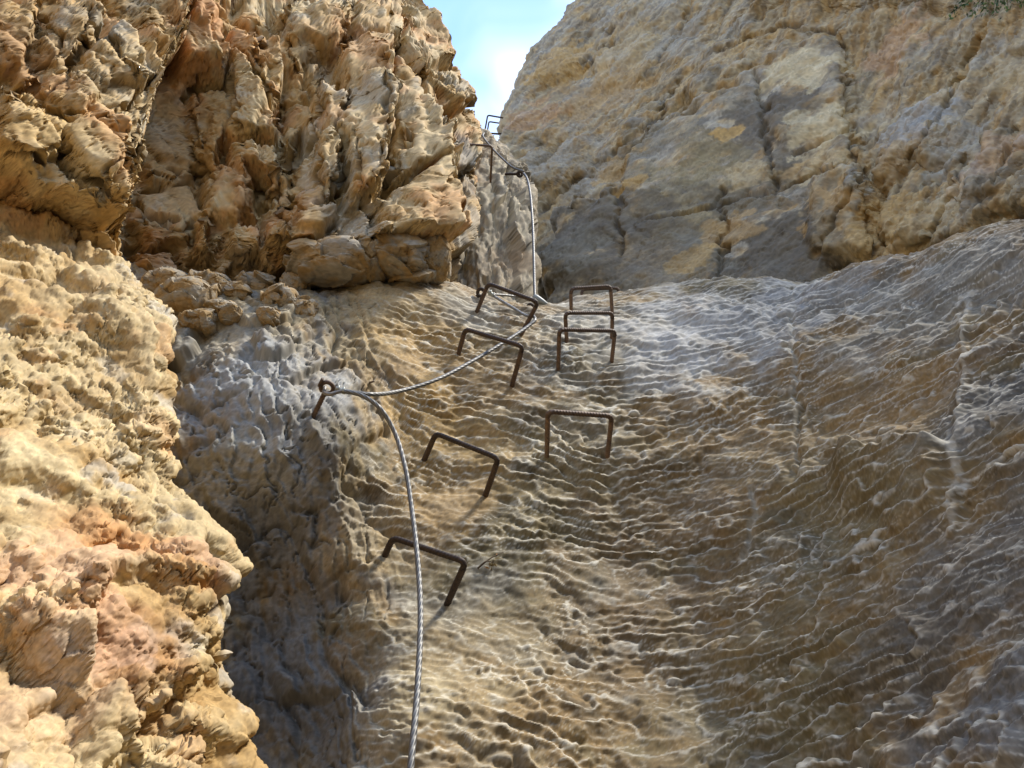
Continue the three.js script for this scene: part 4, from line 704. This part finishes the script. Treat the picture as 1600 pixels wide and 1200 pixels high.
{
  const c = at(829, 482, 3.35), v = ray(829, 482), side = new THREE.Vector3(1, 0, 0), up = side.clone().cross(v).normalize();
  const t = thing('anchor_bolt', 'dark ring bolt at the right leg of the topmost left rung', 'anchor bolt', null, c);
  part('eye', ringGeo(c, side.clone().multiplyScalar(0.7), up, 0.026, 0.009, 0, 6.28, 0.45, 41), MAT.rust, t);
  part('shank', sweep([c.clone().addScaledVector(up, -0.024), c.clone().addScaledVector(up, -0.09).addScaledVector(v, 0.12)], () => 0.009, { color: rustTone(0.6, 42) }), MAT.rust, t);
}
{
  const c = at(812, 272, 3.98), t = thing('anchor_bolt', 'black bolt at the top corner of the notch pillar holding the cable', 'anchor bolt', null, c), v = ray(812, 272), side = new THREE.Vector3(1, 0, 0), up = side.clone().cross(v).normalize();
  part('eye', ringGeo(c, side, up, 0.02, 0.010, 0, 6.28, 0.4, 51), MAT.rust, t);
  part('shank', sweep([c.clone(), c.clone().addScaledVector(side, -0.12).addScaledVector(v, 0.1)], () => 0.011, { color: rustTone(0.4, 52) }), MAT.rust, t);
}
sole('cable_sleeve', sweep(P([[832, 466, 3.42], [838, 468, 3.42], [848, 473, 3.43], [858, 479, 3.45], [863, 482, 3.46]]), (s, a, L) => lerp(0.034, 0.007, clamp(s / L)) * (1 + 0.06 * Math.cos(2 * a)) * Math.min(1, 0.5 + s * 30), { sides: 18, color: (s, a) => [0.24, 0.26, 0.25] }), new THREE.MeshStandardMaterial({ vertexColors: true, roughness: 0.5 }), 'grey tapering cable sleeve pointing right at the pillar foot', 'cable sleeve', null);
// clamps: a U of rod round two cables with a bridge and two nuts
function clampThing(label, c, axis, size, tone) {
  const v = c.clone().sub(EYE_POINT).normalize(), up = axis.clone().cross(v).normalize();
  const t = thing('cable_clamp', label, 'cable clamp', null, c), colr = (s, a, L, p) => { const k = tone * (0.8 + 0.4 * noise(p.x * 80, p.y * 80, p.z * 80)); return [k * 0.95, k, k * 0.92]; };
  for (const o of [-0.7, 0.7]) { const m = c.clone().addScaledVector(axis, o * size), pts = []; for (let i = 0; i <= 12; i++) { const a = -0.2 + (Math.PI + 0.4) * i / 12; pts.push(m.clone().addScaledVector(up, Math.sin(a) * size).addScaledVector(v, Math.cos(a) * size)); } part('u_bolt', sweep(pts, () => size * 0.3, { color: colr }), MAT.cable, t); }
  part('saddle', sweep([c.clone().addScaledVector(axis, -size * 1.4), c.clone(), c.clone().addScaledVector(axis, size * 1.4)], (s, a) => size * (0.8 + 0.15 * Math.cos(2 * a)), { sides: 14, color: colr }), MAT.cable, t);
}
clampThing('pale greenish cable clamp joining two cables beside the eye bolt', at(532, 610, dEye - 0.005), new THREE.Vector3(0.95, -0.2, -0.2).normalize(), 0.014, 0.42);
clampThing('pale green cable clamp by the dark anchor under the topmost left rung', at(767, 459, 3.19), new THREE.Vector3(0.6, -0.4, -0.4).normalize(), 0.015, 0.45);
sole('cable_loop', sweep([ringC.clone().addScaledVector(ray(511, 606), 0.01).add(new THREE.Vector3(-0.008, 0.002, 0)), at(507, 614, dEye - .012), at(516, 616, dEye - .018), at(526, 613, dEye - .014), at(534, 611, dEye - .01)], strand(0.008), { sides: 16, color: steelTone(0.29, 0.08) }), MAT.cable, 'dull loop of cable threaded through the curled eye bolt', 'cable loop', null);
{ const a = slab.hit(574, 598); sole('steel_spike', sweep([a.p.clone(), at(552, 601, -a.p.z - 0.03), at(584, 596, -a.p.z - 0.05)].sort((p, q) => p.x - q.x), (s, a2, L) => 0.0045, { color: rustTone(1.6, 61) }), MAT.rust, 'thin rusty spike poking from the rock right of the eye bolt', 'spike', null); }

// --- stones wedged under the overhang
function stone(label, px, py, D, w, h, dp, seed, name = 'wedged_stone', group = 'stones wedged under the overhang') {
  const c = at(px, py, D), zc = pix(c)[2], g0 = new THREE.IcosahedronGeometry(1, 40), p = g0.attributes.position, n = p.count, col = new Float32Array(n * 3), sx = w * zc / F, sy = h * zc / F, sz = dp;
  for (let i = 0; i < n; i++) {
    const x = p.getX(i), y = p.getY(i), z = p.getZ(i), q = 0.7, L = Math.pow(Math.abs(x) ** 3 + Math.abs(y) ** 3 + Math.abs(z) ** 3, 1 / 3), r = lerp(1, 1 / L, q);
    const k = r * (0.92 + 0.42 * rock(x * 1.2 + seed, y * 0.9, z * 1.1, 1.0, 0.4, 0.85, 1) + 0.12 * rock(x * 2.6 + seed, y * 1.8, z * 2.2, 1, 0.45, 0.9, 1) + 0.03 * rock(x * 6 + seed, y * 4, z * 6, 1, 0.5, 0.8, 1) + 0.015 * fbm(x * 7 + seed, y * 7, z * 7, 4));
    p.setXYZ(i, x * k * sx, y * k * sy, z * k * sz);
    const m = fbm(x * 2 + seed, y * 2, z * 2, 4), lum = 1 + 0.3 * fbm(x * 9, y * 9 + seed, z * 9, 3); for (let q2 = 0; q2 < 3; q2++) col[i * 3 + q2] = lum * lerp(COL.ochre[q2], lerp(COL.tan[q2], COL.grey[q2], 0.6), sstep(-0.3, 0.4, m)) * 0.8;
  }
  g0.deleteAttribute('uv'); g0.deleteAttribute('normal'); g0.setAttribute('color', new THREE.BufferAttribute(col, 3));
  const g = mergeVertices(g0, 1e-5); g.computeVertexNormals(); g.rotateX(PITCH * 0.6);
  const o = new THREE.Mesh(g, MAT.stone); o.name = numbered(name); o.position.copy(c); o.castShadow = o.receiveShadow = true; scene.add(o); tag(o, label, 'stone', group);
}
stone('rounded brown stone wedged under the overhang, left end of the row', 515, 414, 2.86, 40, 22, 0.13, 3);
stone('narrow grey-brown stone squeezed between the two bigger wedged stones', 574, 412, 2.93, 19, 22, 0.11, 11);
stone('big ochre stone with a cracked face under the overhang', 624, 409, 2.95, 34, 24, 0.13, 23);
stone('small pale block at the right end of the wedged stones', 671, 406, 3.02, 20, 19, 0.1, 37);

{ // rubble along the foot of the cliff
  const R = rng(77);
  for (const [px, py, w, h, label] of [[292, 470, 30, 22, "big ochre stone at the front left of the rubble, under the cliff foot"], [258, 448, 22, 17, "ochre stone against the buttress, leftmost of the rubble"], [330, 448, 20, 14, "low stone at the back of the rubble behind the big ochre one"], [368, 462, 17, 13, "stone in the back row of the rubble, right of the low one"], [404, 452, 22, 15, "tilted stone under the cliff in the middle of the back rubble row"], [438, 470, 18, 15, "jagged stone in the right half of the rubble, in front of the back row"], [462, 448, 15, 12, "small stone at the back right of the rubble next to the wedged stones"], [350, 492, 16, 12, "small stone at the centre of the rubble's front edge"], [476, 486, 14, 13, "stone at the far right end of the rubble on bare slab rock"], [312, 505, 20, 14, "lowest stone of the rubble, at its left front above grey rock"], [420, 498, 13, 10, "small lone stone on grey rock in front of the right half of the rubble"]]) {
    const k = slab.hit(px, py).p; stone(label, px, py, -k.z + 0.02, w, h, w / 330, 40 + Math.floor(R() * 400), 'loose_stone', 'rubble at the foot of the left cliff');
  }
}

// --- plants
function sprig(label, category, name, start, ends, leafN, size, greens, seed, spread) {
  const R = rng(seed), t = thing(name, label, category, null, start), stems = [], leaves = [];
  for (const e of ends) {
    const mid = lerpV(start, e, 0.5).add(new THREE.Vector3(0, 0.02 * R(), 0.01));
    stems.push(sweep([start.clone(), mid, e], (s, a, L) => lerp(size * 0.16, size * 0.06, s / L), { sides: 6, step: 0.01, color: () => [0.10, 0.07, 0.04] }));
    for (let i = 0; i < leafN; i++) {
      const k = 0.25 + 0.8 * R(), c = lerpV(start, e, k).add(new THREE.Vector3(R() - .5, R() - .5, R() - .5).multiplyScalar(spread));
      const d = new THREE.Vector3(R() - .5, R() - .7, R() - .5).add(e.clone().sub(start).normalize().multiplyScalar(0.5)).normalize(), sd = new THREE.Vector3(R() - .5, R() - .5, R() - .5).cross(d).normalize(), l = size * (0.7 + R()), w = l * 0.16;
      const a = c, b = c.clone().addScaledVector(d, l), m1 = lerpV(a, b, .45).addScaledVector(sd, w), m2 = lerpV(a, b, .45).addScaledVector(sd, -w);
      const g = new THREE.BufferGeometry(); g.setAttribute('position', new THREE.Float32BufferAttribute([a, m1, b, a, b, m2].flatMap((p) => p.toArray()), 3));
      const q = greens[Math.floor(R() * greens.length)], v = 0.7 + 0.6 * R(); g.setAttribute('color', new THREE.Float32BufferAttribute(Array(6).fill(q.map((x) => x * v)).flat(), 3)); g.computeVertexNormals(); leaves.push(g);
    }
  }
  part('stem', mergeGeometries(stems), MAT.twig, t);
  part('foliage', mergeGeometries(leaves), MAT.leaf, t);
}
sprig('green leafy sprig hanging over the right wall at the top edge', 'plant', 'hanging_shrub', at(1572, -60, 2.25), P([[1488, 22, 2.3], [1500, 8, 2.3], [1520, 18, 2.3], [1540, 14, 2.3], [1556, 22, 2.3], [1566, 4, 2.3], [1598, 4, 2.3], [1545, -8, 2.3], [1575, 12, 2.3], [1510, -4, 2.3]]), 130, 0.024, [[0.05, 0.10, 0.02], [0.08, 0.14, 0.025], [0.035, 0.07, 0.018], [0.14, 0.17, 0.04]], 5, 0.05);
{ const a = slab.hit(745, 892); sprig('small dry orange twig lying on the ripples right of the lowest rung', 'twig', 'dry_twig', a.p.clone().addScaledVector(a.n, 0.01), [slab.hit(783, 869).p.addScaledVector(a.n, 0.03), slab.hit(770, 884).p.addScaledVector(a.n, 0.02)], 9, 0.022, [[0.35, 0.17, 0.05], [0.22, 0.16, 0.06]], 8, 0.015); }

renderer.render(scene, camera);
